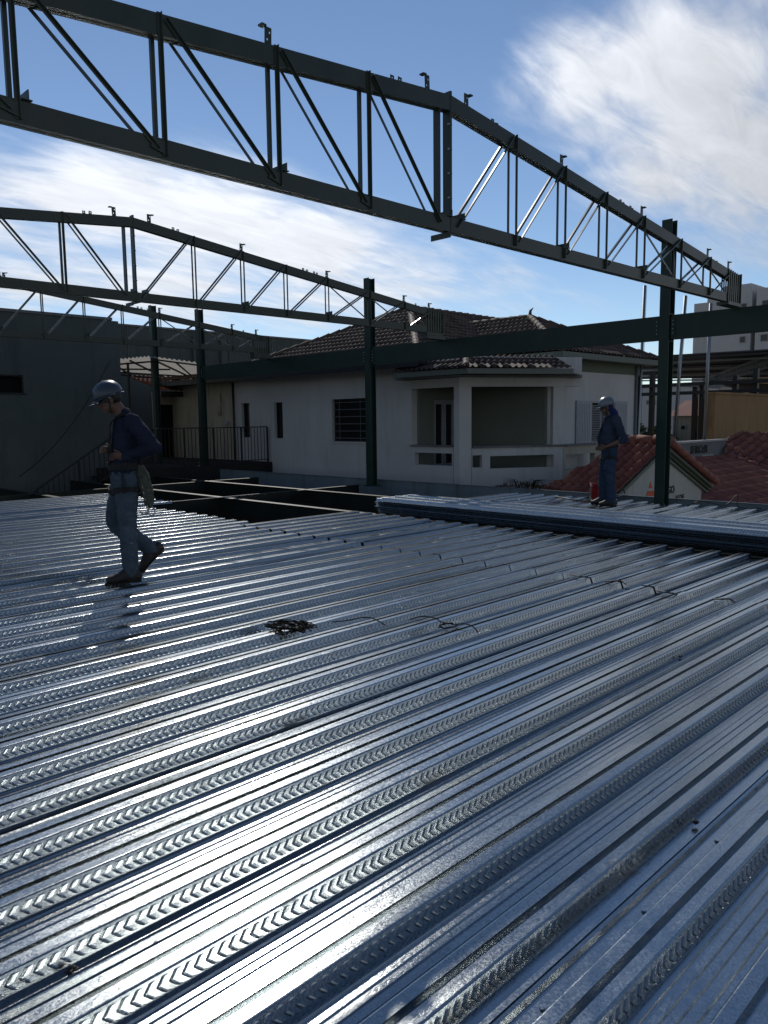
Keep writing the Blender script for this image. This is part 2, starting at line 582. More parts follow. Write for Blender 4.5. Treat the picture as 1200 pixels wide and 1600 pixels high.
for n in range(8, 15):
    y = 2.43 + WIDTH * n + rnd(-.006, .006)
    if n < 12:
        put_sheet(mesh_longs[n % 4], X0 + 0.32 + rnd(-.05, .05), y, rnd(-.002, .002), 0,
                  'deck sheet behind the walking worker, its stepped end at the open dark void', 'deck sheets behind the walking worker')
    else:
        put_sheet(mesh_ext, X0 + rnd(-.06, .06), y, rnd(-.002, .002), 0,
                  'deck sheet at the far left edge, running to the floor beams left of the worker', 'deck sheets at the far left edge')
for n in range(-3, 8):
    y = 2.43 + WIDTH * n - 0.12 + rnd(-.012, .012)
    put_sheet(mesh_back, 9.74 + rnd(-.04, .04), y, rnd(-.002, .002), 0,
              'short deck sheet behind the stack, its rib ends showing like teeth before the edge plate', 'deck sheets behind the stack')

# the stack of spare sheets
mesh_stack = deck_mesh(11.0, 'deck_sheet_stacked', lip=0.006)
mesh_stack.materials.append(M['galv_stack'])
NST = 21
for k in range(NST):
    o = bpy.data.objects.new('deck_sheet', mesh_stack)
    col.objects.link(o)
    # lowest ribs bear on the floor beams
    o.location = (9.23 + rnd(-.020, .020), 9.02 + rnd(-.10, .10), -0.004 + 0.0098 * k)
    o.rotation_euler = (R_(rnd(-.1, .1)), 0, -math.pi / 2 + R_(rnd(-.10, .10)))
    tag(o, 'topmost sheet of the stack of spare deck sheets, bright ribs lit by the sun' if k == NST - 1 else
        'galvanised deck sheet nested inside the dark-sided stack of spare sheets', 'deck sheet', 'sheets in the stack')

# ------------------------------------------------------------------ floor beams under the deck
ZT = -0.062


def ibeam(p0, p1, h, bf, tf=0.010, tw=0.008):
    mb = MB()
    p0, p1 = Vector(p0), Vector(p1)
    dz = Vector((0, 0, 1))
    t = (p1 - p0).normalized()
    s = dz.cross(t)
    for (z, w, hh) in ((-tf / 2, bf, tf), (-h + tf / 2, bf, tf)):
        mb.bar(p0 + dz * z, p1 + dz * z, w, hh, s)
    mb.bar(p0 - dz * h / 2, p1 - dz * h / 2, tw, h - 2 * tf, s)
    return mb


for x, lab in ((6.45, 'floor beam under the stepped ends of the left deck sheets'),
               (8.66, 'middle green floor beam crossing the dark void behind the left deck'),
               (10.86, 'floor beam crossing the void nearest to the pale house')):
    o = ibeam((x, -4, ZT), (x, 20.9, ZT), 0.30, 0.13).build('floor_beam', M['shaded_primer'])
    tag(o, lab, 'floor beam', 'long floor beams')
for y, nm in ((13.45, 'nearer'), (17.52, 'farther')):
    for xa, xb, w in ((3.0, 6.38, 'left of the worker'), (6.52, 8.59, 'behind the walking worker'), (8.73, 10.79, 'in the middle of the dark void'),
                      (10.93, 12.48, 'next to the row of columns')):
        o = ibeam((xa, y, ZT), (xb, y, ZT), 0.25, 0.10).build('floor_beam', M['shaded_primer'])
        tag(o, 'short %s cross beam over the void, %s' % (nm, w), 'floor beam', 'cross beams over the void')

# edge plate along the far side of the deck, masonry under it
o = MB().box((12.90, -4, -0.30), (12.908, 20.1, 0.055)).box((12.82, -4, -0.308), (12.90, 20.1, -0.30)).box((12.87, -4, 0.047), (12.90, 20.1, 0.055)).build('edge_plate', M['edge'])
tag(o, 'long blue-grey edge plate along the far side of the deck', 'edge plate')
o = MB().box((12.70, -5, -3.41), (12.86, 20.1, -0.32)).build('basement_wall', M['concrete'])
tag(o, 'dark masonry wall below the edge plate, seen through the void', 'wall')

# ------------------------------------------------------------------ columns and edge beam
XB = 12.58
COLS = [5.95, 13.10, 20.42]


def column(x, y, z0, z1, bf=0.175, d=0.19):
    root = empty('steel_column', (x, y, z0))
    mb = MB()
    mb.box((x - d / 2, y - bf / 2, z0 + 0.02), (x - d / 2 + 0.012, y + bf / 2, z1))
    mb.box((x + d / 2 - 0.012, y - bf / 2, z0 + 0.02), (x + d / 2, y + bf / 2, z1))
    mb.box((x - d / 2 + 0.012, y - 0.004, z0 + 0.02), (x + d / 2 - 0.012, y + 0.004, z1 - 0.003))
    mb.build('shaft', M['green'], root, (x, y, z0))
    MB().box((x - 0.16, y - 0.15, z0), (x + 0.16, y + 0.15, z0 + 0.02)).build('base_plate', M['green'], root, (x, y, z0))
    for zz in (2.70, 3.145):
        mb = MB()
        for s in (-1, 1):
            mb.box((x - d / 2 + 0.012, y + s * 0.006 - (0.08 if s < 0 else 0), zz), (x + d / 2 - 0.012, y + s * 0.006 + (0.08 if s > 0 else 0), zz + 0.01))
        mb.build('stiffener', M['green'], root, (x, y, z0))
    return root


tag(column(XB, COLS[0], -0.08, 4.66), 'tall green steel column on the right, just left of the truss end', 'column', 'columns along the edge beam')
tag(column(XB, COLS[1], -0.08, 4.70), 'green steel column in front of the barred house window', 'column', 'columns along the edge beam')
tag(column(XB, COLS[2], -0.08, 4.80), 'green steel column behind the terrace railing posts, holding the left end of the edge beam', 'column',
    'columns along the edge beam')
tag(column(12.58, 23.2, 0.20, 5.22), 'leftmost steel column, standing on the terrace under the pale canopy', 'column', 'columns along the edge beam')


def edge_beam(y0, y1, label, last=False):
    cy = (y0 + y1) / 2
    root = empty('edge_beam', (XB, cy, 2.93))
    mb = MB()
    x = XB
    mb.box((x - 0.05, y0, 2.745), (x - 0.042, y1, 3.115))
    mb.box((x - 0.05, y0, 3.115), (x + 0.08, y1, 3.127))
    mb.box((x - 0.05, y0, 2.733), (x + 0.08, y1, 2.745))
    mb.build('web_and_flanges', M['green'], root, (x, cy, 2.93))
    for ye, s in ((y0, 1), (y1, -1)):
        if last and s == 1:
            continue
        a, b = sorted((ye + s * 0.004, ye + s * 0.085))
        MB().box((x - 0.060, a, 2.78), (x - 0.052, b, 3.08)).build('end_cleat', M['green'], root, (x, cy, 2.93))
        for k in range(4):
            z = 2.83 + k * 0.067
            yb = ye + s * 0.045
            m2 = MB()
            m2.tube([(x - 0.062, yb, z), (x - 0.076, yb, z)], 0.013, 6)
            m2.build('bolt', M['bolt'], root, (x, cy, 2.93))
    return tag(root, label, 'steel beam', 'edge beam spans')


edge_beam(-4.0, COLS[0] - 0.092, 'right span of the deep green edge beam, running out of frame', True)
edge_beam(COLS[0] + 0.092, COLS[1] - 0.092, 'middle span of the deep green edge beam, crossing before the tiled house roof')
edge_beam(COLS[1] + 0.092, COLS[2] - 0.092, 'left span of the deep green edge beam, ending at the terrace column')

# ------------------------------------------------------------------ roof trusses
TY = 4.82
RX = 5.65
ZB0, ZB1 = 3.178, 3.311
SL, SR = 0.100, 0.1120
ZRT = 4.378
CH = 0.133
XE0, XE1 = -1.25, 12.53


def ztop(x):
    return ZRT - (SL * (RX - x) if x < RX else SR * (x - RX))


def make_truss():
    org = (RX, TY, ZB0)
    root = empty('roof_truss', org)
    gm = M['olive']

    def B(mb, name, mat=gm, par=root):
        return mb.build(name, mat, par, org)

    hw = 0.043
    # chords: two lipped channels face to face read as a box with a seam underneath
    def chord(p0, p1):
        mb = MB()
        for s in (-1, 1):
            a = [(s * 0.006, -CH / 2), (s * hw, -CH / 2), (s * hw, CH / 2), (s * 0.006, CH / 2), (s * 0.006, CH / 2 - .005), (s * (hw - .005), CH / 2 - .005),
                 (s * (hw - .005), -CH / 2 + .005), (s * 0.006, -CH / 2 + .005)]
            mb.sect(p0, p1, a, (0, 1, 0))
        return mb
    B(chord((XE0, TY, (ZB0 + ZB1) / 2), (XE1, TY, (ZB0 + ZB1) / 2)), 'bottom_chord')
    B(chord((XE0, TY, ztop(XE0) - CH / 2), (RX - 0.012, TY, ztop(RX) - CH / 2)), 'top_chord')
    B(chord((RX + 0.012, TY, ztop(RX) - CH / 2), (XE1, TY, ztop(XE1) - CH / 2)), 'top_chord')
    nodesL = [-0.98, -0.05, 0.87, 1.80, 2.73, 3.67, 4.60]
    nodesR = [6.66, 7.57, 8.46, 9.40, 10.46, 11.42]
    off = hw + 0.002
    for x in nodesL + nodesR:
        for s in (-1, 1):
            m2 = MB()
            m2.angle((x, TY + s * off, ZB0 + 0.02), (x, TY + s * off, ztop(x) + 0.006), 0.027, 0.004, (0, s, 0), 1 if x < RX else -1)
            B(m2, 'vertical_strut')

    def diag(xa, xb, s, lo, fl=1):
        # from the top at xa to the bottom at xb
        m2 = MB()
        o2 = off + 0.0045
        m2.angle((xa, TY + s * o2, ztop(xa) - 0.03), (xb, TY + s * o2, ZB0 + 0.035 + lo), 0.024, 0.004, (0, s, 0) if fl > 0 else (.08 * s, s, -.08 * s), s * fl)
        return m2
    seq = nodesL + [5.53]
    for a, b in zip(seq[:-1], seq[1:]):
        for s in (-1, 1):
            B(diag(a + 0.045, b - 0.045, s, 0.02), 'diagonal_strut', M['strut'])
    seq = [5.70] + nodesR
    for a, b in zip(seq[:-1], seq[1:]):
        for s in (-1, 1):
            B(diag(b - 0.045, a + 0.045, s, 0.02, -1), 'diagonal_strut', M['strut'])
    for a, b in ((9.40, 10.46), (10.46, 11.42), (11.42, 12.2)):
        m2 = MB()
        m2.angle((a + 0.06, TY, ztop(a) - CH), (b - 0.06, TY, ZB1), 0.026, 0.004, (0, 1, 0))
        B(m2, 'diagonal_strut', M['strut'])
    m2 = MB()
    m2.angle((12.15, TY - off - .0045, ztop(12.15) - 0.05), (11.47, TY - off - .0045, ZB0 + 0.05), 0.026, 0.004, (0, -1, 0))
    B(m2, 'diagonal_strut', M['strut'])
    for x in nodesL + nodesR:
        sg = 1 if x < RX else -1
        p = [(x + sg * .03, ZB0 + .025), (x - sg * .10, ZB0 + .060), (x - sg * .085, ZB0 + .105), (x + sg * .03, ZB0 + .12)]
        m2 = MB().prism([Vector((a, TY - off - .0105, z)) for a, z in p], (0, .005, 0))
        B(m2, 'gusset_plate')
    # bolted ridge splice: two end plates with the bolt column between
    for s in (-1, 1):
        xc = RX + s * 0.0065
        m2 = MB().box((xc - 0.005, TY - 0.046, ZB0 - 0.02), (xc + 0.005, TY + 0.046, ztop(RX) + 0.035))
        B(m2, 'ridge_plate')
        if s > 0:
            continue
        m2 = MB().box((RX - 0.150, TY - 0.040, ZB1 + .002), (RX - 0.142, TY + 0.040, ztop(RX - .15) - CH - .002))
        m2.box((RX - 0.142, TY - 0.004, ZB1 + .002), (RX - 0.112, TY + 0.004, ztop(RX - .15) - CH - .002))
        B(m2, 'ridge_post')
    for k in range(6):
        z = ZB0 + 0.09 + k * 0.215
        m2 = MB().tube([(RX - 0.022, TY - 0.030, z), (RX + 0.022, TY - 0.030, z)], 0.011, 6)
        B(m2, 'bolt', M['bolt'])
    m2 = MB().box((RX - 0.10, TY - 0.12, ZB0 - 0.075), (RX - 0.094, TY + 0.12, ZB0 - 0.022)).box((RX - 0.094, TY - 0.12, ZB0 - 0.028), (RX + 0.02, TY + 0.12, ZB0 - 0.022))
    B(m2, 'bracing_lug')
    # end post: a comb of vertical bars on a seat plate
    for k in range(6):
        x = 12.09 + k * 0.075
        m2 = MB().box((x, TY - off - 0.012, ZB0 + 0.01), (x + 0.034, TY - off - 0.004, ztop(x) + 0.004))
        m2.box((x, TY + off + 0.004, ZB0 + 0.01), (x + 0.034, TY + off + 0.012, ztop(x) + 0.004))
        B(m2, 'end_bar')
    B(MB().box((XE1 + 0.002, TY - 0.075, 3.129), (XE1 + 0.014, TY + 0.075, ztop(XE1) + 0.02)), 'end_plate')
    B(MB().box((12.02, TY - 0.09, 3.129), (XE1, TY + 0.09, ZB0 - 0.002)), 'seat_plate')

    # purlin clips
    def clip(x, tall, hook):
        m2 = MB()
        z = ztop(x) - 0.002
        h = 0.135 if tall else 0.05
        w = 0.030 if tall else 0.022
        t = 0.005
        y = TY + rnd(-.01, .01)
        tilt = rnd(-.05, .05)
        ax = Vector((math.cos(tilt), 0, math.sin(tilt)))
        az = Vector((-math.sin(tilt), 0, math.cos(tilt)))
        b0 = Vector((x, y, z))

        def bx(u0, u1, v0, v1, yo=0.0, yt=t):
            m2.obox(b0 + ax * ((u0 + u1) / 2) + az * ((v0 + v1) / 2) + Vector((0, yo, 0)), ax * ((u1 - u0) / 2), Vector((0, yt / 2, 0)), az * ((v1 - v0) / 2))
        # plate drawn as strips round the bolt holes
        if tall:
            bx(-w, w, 0, h * 0.30)
            bx(-w, -w * .42, h * .30, h * .42)
            bx(-w * .02, w, h * .30, h * .42)
            bx(-w, w, h * .42, h * .68)
            bx(-w, w * .25, h * .68, h * .80)
            bx(w * .65, w, h * .68, h * .80)
            bx(-w, w, h * .80, h)
            bx(min(hook * w, hook * (w + .042)), max(hook * w, hook * (w + .042)), h - 0.012, h, 0.0, 0.05)
        else:
            bx(-w, w, 0, h * .45)
            bx(-w, -w * .3, h * .45, h * .7)
            bx(w * .3, w, h * .45, h * .7)
            bx(-w, w, h * .7, h)
        return m2
    for x, hk in ((1.75, -1), (3.63, -1), (5.38, -1), (5.93, 1), (7.56, 1), (9.40, 1), (11.42, 1), (12.16, 1)):
        B(clip(x, True, hk), 'purlin_clip')
    for x in (4.93, 5.02, 6.32, 6.41, 8.85, 8.95, 9.10, 9.18, 11.78):
        B(clip(x, False, 1), 'purlin_clip')
    # lugs for the ceiling bracing on the bottom chord
    for x in (-0.05, 1.80, 3.67, 5.58, 5.76, 7.57, 9.40):
        s = 1
        m2 = MB().box((x + 0.022, TY - 0.065, ZB1 + 0.002), (x + 0.085, TY + 0.13, ZB1 + 0.008))
        m2.box((x + 0.060, TY - 0.065, ZB1 + 0.008), (x + 0.066, TY + 0.13, ZB1 + 0.062))
        B(m2, 'bracing_lug')
    return root


truss = make_truss()
tag(truss, 'nearest gabled steel roof truss sweeping from upper left down to the edge beam', 'roof truss', 'gabled roof trusses')
for dy, dz, lab in ((6.08, 0.075, 'middle gabled steel roof truss, its ridge at left against the bright cloud'),
                    (12.18, 0.09, 'farthest steel roof truss, low at left before the grey-green building')):
    t = copy_tree(truss)
    t.location = Vector(truss.location) + Vector((0, dy, dz))
    tag(t, lab)
    p = MB().box((12.03, TY + dy - 0.09, 3.129), (12.60, TY + dy + 0.09, 3.126 + dz)).build('packer_block', M['olive'])
    tag(p, 'thin steel packer between the edge beam and the %s truss end' % ('middle' if dy < 8 else 'farthest'), 'packer')

# ------------------------------------------------------------------ clay tile roofs
def roof_tiles(name, poly, down, mat, parent=None, org=(0, 0, 0), pitch=0.18, course=0.33, amp=0.024, step=0.020, per=6):
    """barrel tiles over a convex planar polygon; 'down' = direction of fall (projected into the plane)"""
    poly = [Vector(p) for p in poly]
    n = (poly[1] - poly[0]).cross(poly[2] - poly[0]).normalized()
    if n.z < 0:
        n = -n
    d = Vector(down)
    d = (d - n * d.dot(n)).normalized()
    u = n.cross(d)
    o = poly[0]
    us = [(p - o).dot(u) for p in poly]
    vs_ = [(p - o).dot(d) for p in poly]
    u0, u1, v0, v1 = min(us), max(us), min(vs_), max(vs_)
    nu = int((u1 - u0) / pitch) + 2
    nv = int((v1 - v0) / course) + 2
    bm = bmesh.new()
    uvl = bm.loops.layers.uv.new('UVMap')
    for j in range(nv):
        va, vb = v1 - (j + 1) * course - 0.03, v1 - j * course
        jit = [rnd(-.006, .006) for _ in range(nu + 1)]
        rows = []
        for (v, lift) in ((va, 0.0), (vb, step)):
            row = []
            for i in range(nu * per + 1):
                ph = i / per
                k = min(int(ph), nu)
                h = amp * math.cos(2 * math.pi * ph) + amp * 0.25 * math.cos(4 * math.pi * ph)
                uu = u0 + ph * pitch
                row.append(bm.verts.new(o + u * uu + d * (v + jit[k] * (1 if lift else 0)) + n * (h + lift + amp + jit[k] * .4)))
            rows.append(row)
        for i in range(nu * per):
            f = bm.faces.new((rows[0][i], rows[0][i + 1], rows[1][i + 1], rows[1][i]))
            f.smooth = True
            for lp in f.loops:
                lp[uvl].uv = ((i + 0.5 + per / 2) / per + 0.001, j + 0.5)
        # turned-down butt of each course so that the tile shows its thickness
        low = [bm.verts.new(v.co - n * 0.014) for v in rows[1]]
        for i in range(nu * per):
            f = bm.faces.new((rows[1][i], rows[1][i + 1], low[i + 1], low[i]))
            for lp in f.loops:
                lp[uvl].uv = ((i + 0.5 + per / 2) / per + 0.001, j + 0.5)
    cen = sum(poly, Vector()) / len(poly)
    for i in range(len(poly)):
        a, b = poly[i], poly[(i + 1) % len(poly)]
        pn = (b - a).cross(n).normalized()
        if pn.dot(cen - a) > 0:
            pn = -pn
        geom = bm.verts[:] + bm.edges[:] + bm.faces[:]
        bmesh.ops.bisect_plane(bm, geom=geom, plane_co=a, plane_no=pn, clear_outer=True)
    bmesh.ops.translate(bm, verts=bm.verts, vec=-Vector(org))
    me = bpy.data.meshes.new(name)
    bm.to_mesh(me)
    bm.free()
    me.materials.append(mat)
    ob = bpy.data.objects.new(name, me)
    col.objects.link(ob)
    ob.location = org
    if parent is not None:
        adopt(ob, parent)
    return ob


def ridge_caps(p0, p1, mat, parent, org, r=0.085, step=0.36):
    """overlapping half-round ridge tiles from p0 to p1 as one part"""
    mb = MB()
    p0, p1 = Vector(p0), Vector(p1)
    L = (p1 - p0).length
    t = (p1 - p0) / L
    k = 0.0
    while k < L - 0.05:
        a = p0 + t * k + Vector((0, 0, 0.02))
        b = p0 + t * min(k + step * 1.08, L + 0.03) + Vector((0, 0, 0.045))
        mb.tube([a, b], [r * 0.92, r * 1.08], 10)
        k += step
    return mb.build('ridge_tiles', mat, parent, org)


def wall_panel(mb, a, b, z0, z1, th, openings=()):
    """vertical wall from a to b (xy), thickness th to its back; openings = (s0, s1, z0, z1) along the wall"""
    a, b = Vector((a[0], a[1], 0)), Vector((b[0], b[1], 0))
    L = (b - a).length
    t = (b - a) / L
    n = Vector((-t.y, t.x, 0))  # to the left of a->b: the back side
    cuts = sorted({0, L} | {q for o in openings for q in o[:2]})
    for s0, s1 in zip(cuts[:-1], cuts[1:]):
        ops = [o for o in openings if o[0] <= s0 + 1e-6 and o[1] >= s1 - 1e-6]
        segs = []
        z = z0
        for o in sorted(ops, key=lambda q: q[2]):
            if o[2] > z + 1e-6:
                segs.append((z, o[2]))
            z = o[3]
        segs.append((z, z1))
        for za, zb in segs:
            p = a + t * s0
            q = a + t * s1
            mb.prism([p + Vector((0, 0, za)), q + Vector((0, 0, za)), q + Vector((0, 0, zb)), p + Vector((0, 0, zb))], n * th)
    return mb


# ------------------------------------------------------------------ the pale house beyond the deck
HX = 15.0
HC0 = Vector((15.0, 12.42, 0))
HD = Vector((math.cos(R_(-30)), math.sin(R_(-30)), 0))     # the porch front
HN = Vector((0.5, 0.866, 0))                               # into the porch
HC1 = HC0 + HD * 2.875
YR = 11.5
XC = 22.55
HO = (18.0, 16.0, -3.4)
house = empty('house', HO)
tag(house, 'pale single-storey house with hipped dark tile roof and corner porch beyond the deck', 'house')
ZS = 3.02
# long wall facing the deck; a->b runs towards -Y so that the back is +X
YL = 26.5


def so(y):
    return YL - y


mb = MB()
wins = [(so(21.92), so(21.45), 0.95, 2.09), (so(20.10), so(19.66), 0.93, 2.07), (so(17.28), so(15.80), 0.86, 2.09)]
wall_panel(mb, (HX, YL), (HX, 14.06), -3.4, ZS, 0.22, wins)
mb.build('wall', M['white_wall'], house, HO)
# plinth-like pilaster breaks of the render
for (s0, s1, z0, z1), kind in zip(wins, ('slot', 'slot', 'bars')):
    ya, yb = YL - s0, YL - s1
    fr = MB()
    x = HX + 0.12
    for yy in (ya - 0.02, yb + 0.02):
        fr.box((x - 0.02, yy - 0.02, z0), (x + 0.02, yy + 0.02, z1))
    fr.box((x - 0.019, yb + 0.04, z0), (x + 0.019, ya - 0.04, z0 + 0.04))
    fr.box((x - 0.019, yb + 0.04, z1 - 0.04), (x + 0.019, ya - 0.04, z1))
    w = fr.build('window', M['black'], house, HO)
    MB().box((x + 0.024, yb, z0), (x + 0.032, ya, z1)).build('pane', M['glass'], w, HO)
    if kind == 'bars':
        gr = MB()
        for k in range(6):
            zz = z0 + 0.1 + k * (z1 - z0 - 0.2) / 5
            gr.box((HX + 0.02, yb + 0.06, zz - 0.012), (HX + 0.035, ya - 0.06, zz + 0.012))
        for yy in (ya - 0.30, yb + 0.30):
            gr.box((HX + 0.037, yy - 0.008, z0 + 0.03), (HX + 0.047, yy + 0.008, z1 - 0.03))
        gr.build('grille', M['grille'], w, HO)
        MB().box((HX - 0.03, yb - 0.05, z0 - 0.05), (HX + 0.10, ya + 0.05, z0 - 0.003)).build('sill', M['white_wall'], w, HO)
for px_, r_, z0_ in ((365, .035, -.2), (343, .06, 1.7)):
    p_ = at('X', HX - .06, px_, 640)
    MB().tube([(HX - .065, p_.y, z0_), (HX - .065, p_.y, 2.79 if r_ < .05 else 2.45)], r_, 10).build('downpipe', M['black'] if r_ < .05 else M['cream_wall'], house, HO)
p_ = at('X', HX - .1, 352, 661)
MB().box((HX - .12, p_.y - .11, p_.z - .05), (HX - .003, p_.y + .11, p_.z + .06)).build('meter_box', M['frame'], house, HO)
# warm-coloured left end of the wall: the part of the front that is painted cream
MB().box((HX - 0.012, 22.3, -3.4), (HX - 0.002, YL, ZS - 0.004)).build('cream_panel', M['cream_wall'], house, HO)

# corner porch: parapet walls with slots, corner pillar, lintels
PT = 0.16
SILL, LINT = 0.76, 2.27
mb = MB()
wall_panel(mb, (HX, 14.06), (HX, 12.42 + 0.20), -3.4, SILL, PT, [(0.10, 1.40, 0.28, 0.60)])
mb.build('porch_parapet', M['white_wall'], house, HO)
mb = MB()
a = HC0 + HD * 0.33
wall_panel(mb, a, HC1, -3.4, SILL - 0.03, PT, [(0.02, 0.28, 0.24, 0.55), (0.50, 2.28, 0.20, 0.52)])
mb.build('porch_parapet', M['white_wall'], house, HO)
mb = MB()
wall_panel(mb, (HC1.x + 0.02, HC1.y), (19.4, HC1.y), -3.4, SILL - 0.04, PT, [(0.12, 1.6, 0.1, 0.5)])
mb.build('porch_parapet', M['cream_wall'], house, HO)
MB().box((HX - 0.05, 12.66, SILL + .002), (HX + 0.20, 14.10, SILL + 0.045)).build('porch_coping', M['grey_wall'], house, HO)
mb = MB()
a = HC0 + HD * 0.34 - HN * 0.05
b = HC1 - HN * 0.05 + HD * 0.04
mb.prism([a + Vector((0, 0, SILL - .027)), b + Vector((0, 0, SILL - .027)), b + Vector((0, 0, SILL + 0.02)), a + Vector((0, 0, SILL + 0.02))], HN * 0.26)
mb.prism([Vector((HC1.x + 0.1, HC1.y - 0.05, SILL - .036)), Vector((19.45, HC1.y - 0.05, SILL - .036)), Vector((19.45, HC1.y - 0.05, SILL + .008)), Vector((HC1.x + 0.1, HC1.y - 0.05, SILL + .008))], (0, 0.26, 0))
mb.build('porch_coping', M['grey_wall'], house, HO)
# corner pillar
mb = MB()
pp = [Vector((HX - 0.004, 12.60, 0)), HC0 + Vector((-0.004, 0, 0)), HC0 + HD * 0.32, HC0 + HD * 0.32 + HN * 0.2, Vector((HX + 0.2, 12.60, 0))]
mb.prism([p + Vector((0, 0, -3.4)) for p in pp], (0, 0, LINT + 3.4))
mb.build('porch_pillar', M['white_wall'], house, HO)
mb = MB()
wall_panel(mb, HC1 - HD * 0.30, HC1 - HD * 0.002, SILL - 0.02, LINT, 0.16)
mb.build('porch_pillar', M['white_wall'], house, HO)
mb = MB()
wall_panel(mb, (HX - 0.006, 14.06), (HX - 0.006, 12.42), LINT + .002, ZS, 0.2)
wall_panel(mb, HC0 + HD * 0.004 - HN * .006, HC1 + HD * .5, LINT + .002, ZS, 0.2)
mb.build('porch_lintel', M['white_wall'], house, HO)
# porch inner walls, floor and ceiling
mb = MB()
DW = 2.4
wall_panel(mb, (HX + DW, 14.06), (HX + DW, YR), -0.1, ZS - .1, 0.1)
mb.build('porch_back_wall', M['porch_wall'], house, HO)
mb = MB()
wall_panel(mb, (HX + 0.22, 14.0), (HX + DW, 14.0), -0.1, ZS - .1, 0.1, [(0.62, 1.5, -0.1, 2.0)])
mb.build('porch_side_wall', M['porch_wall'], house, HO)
# glazed double door in the side wall
dr = MB()
xs = HX + 0.22 + 0.62
for k in range(2):
    xx = xs + 0.02 + k * 0.43
    dr.box((xx, 14.03, -0.1), (xx + 0.07, 14.07, 2.0))
    dr.box((xx + 0.34, 14.03, -0.1), (xx + 0.41, 14.07, 2.0))
    dr.box((xx + 0.072, 14.032, -0.1), (xx + 0.338, 14.068, 0.25))
    dr.box((xx + 0.072, 14.032, 1.88), (xx + 0.338, 14.068, 1.995))
dd = dr.build('door', M['shutter'], house, HO)
MB().box((xs + 0.02, 14.071, -0.1), (xs + 0.86, 14.079, 2.0)).build('pane', M['glass'], dd, HO)
MB().box((xs + 0.40, 14.0, 0.95), (xs + 0.43, 14.028, 1.1)).build('handle', M['bolt'], dd, HO)
MB().prism([Vector((HX + .05, 14.0, -.12)), HC0 + Vector((.05, .05, -.12)), HC1 + Vector((0, .1, -.12)), Vector((19.3, HC1.y + .12, -.12)), Vector((19.3, 14, -.12))], (0, 0, -0.15)).build('porch_floor', M['grey_wall'], house, HO)
MB().prism([Vector((HX - .35, 14.3, 2.5)), HC0 + Vector((-.35, -.1, 2.5)), HC1 + Vector((.25, -.38, 2.5)), Vector((HC1.x + 1.4, YR - .02, 2.5)), Vector((HX + 2.6, 14.3, 2.5))], (0, 0, 0.05)).build('porch_ceiling', M['grey_wall'], house, HO)
# right wing wall with shuttered window
mb = MB()
wall_panel(mb, (HX + DW + 0.12, YR), (XC, YR), -3.4, ZS, 0.22, [(19.75 - 17.52, 20.95 - 17.52, 0.78, 1.88)])
mb.build('wall', M['white_wall'], house, HO)
mb = MB()
wall_panel(mb, (XC, YR), (XC, YL), -3.4, ZS - .003, 0.22)
wall_panel(mb, (XC - .2, YL), (HX + .2, YL), -3.4, ZS - .003, 0.22)
mb.build('wall', M['cream_wall'], house, HO)
wf = MB()
wf.box((19.70, YR - 0.03, 0.72), (21.0, YR - 0.003, 0.777)).box((19.70, YR - 0.03, 1.883), (21.0, YR - 0.003, 1.94))
wf.box((19.70, YR - 0.029, 0.777), (19.748, YR - 0.004, 1.883)).box((20.952, YR - 0.029, 0.777), (21.0, YR - 0.004, 1.883))
w = wf.build('window', M['frame'], house, HO)
lv = MB()
for k in range(16):
    z = 0.81 + k * 0.066
    lv.obox((20.35, YR + 0.06, z), (0.57, 0, 0), (0, 0.028, -0.02), (0, 0.004, 0.006))
lv.box((19.752, YR + .03, .782), (19.80, YR + .09, 1.878)).box((20.90, YR + .03, .782), (20.948, YR + .09, 1.878)).box((20.33, YR + .031, .782), (20.37, YR + .089, 1.878))
lv.build('louvre', M['shutter'], w, HO)
MB().box((19.76, YR + .12, .78), (20.94, YR + .13, 1.88)).build('pane', M['void'], w, HO)
for xa, xb in ((18.90, 19.68), (21.02, 21.78)):
    s = MB().box((xa, YR - 0.045, 0.72), (xb, YR - 0.02, 1.94))
    k = 0
    while xa + 0.06 + k * 0.09 < xb - 0.05:
        s.box((xa + 0.05 + k * 0.09, YR - 0.052, 0.80), (xa + 0.10 + k * 0.09, YR - 0.0455, 1.86))
        k += 1
    s.build('shutter', M['shutter'], house, HO)
MB().tube([(XC - 0.25, YR - 0.05, -3.3), (XC - 0.25, YR - 0.05, ZS)], 0.045, 10).build('downpipe', M['grey_wall'], house, HO)

# roofs: main hip over the long wall, a second hip over the right wing, a skirt roof over the porch
ze = 3.20
EX = 14.45
PK = Vector((18.2, 17.1, 4.97))
eA, eB = Vector((EX, 20.85, ze)), Vector((EX, 13.35, ze))
PKb = Vector((24.0, 17.1, 4.95))
T_ = M['old_tile']
roof_tiles('roof', [eA, eB, PK], (-1, 0, 0), T_, house, HO)
roof_tiles('roof', [eB, Vector((26.0, 13.35, ze)), PKb, PK], (0, -1, 0), T_, house, HO)
roof_tiles('roof', [eA, PK, PKb, Vector((26.0, 20.85, ze))], (0, 1, 0), T_, house, HO)
ridge_caps(eA, PK, T_, house, HO)
ridge_caps(eB, PK, T_, house, HO)
ridge_caps(PK, PKb, T_, house, HO)
# lower lean-to roof over the left part
roof_tiles('roof', [Vector((EX, YL + .5, 2.98)), Vector((EX, 20.9, 2.98)), Vector((17.5, 20.9, 3.7)), Vector((17.5, YL + .5, 3.7))], (-1, 0, 0), T_, house, HO)
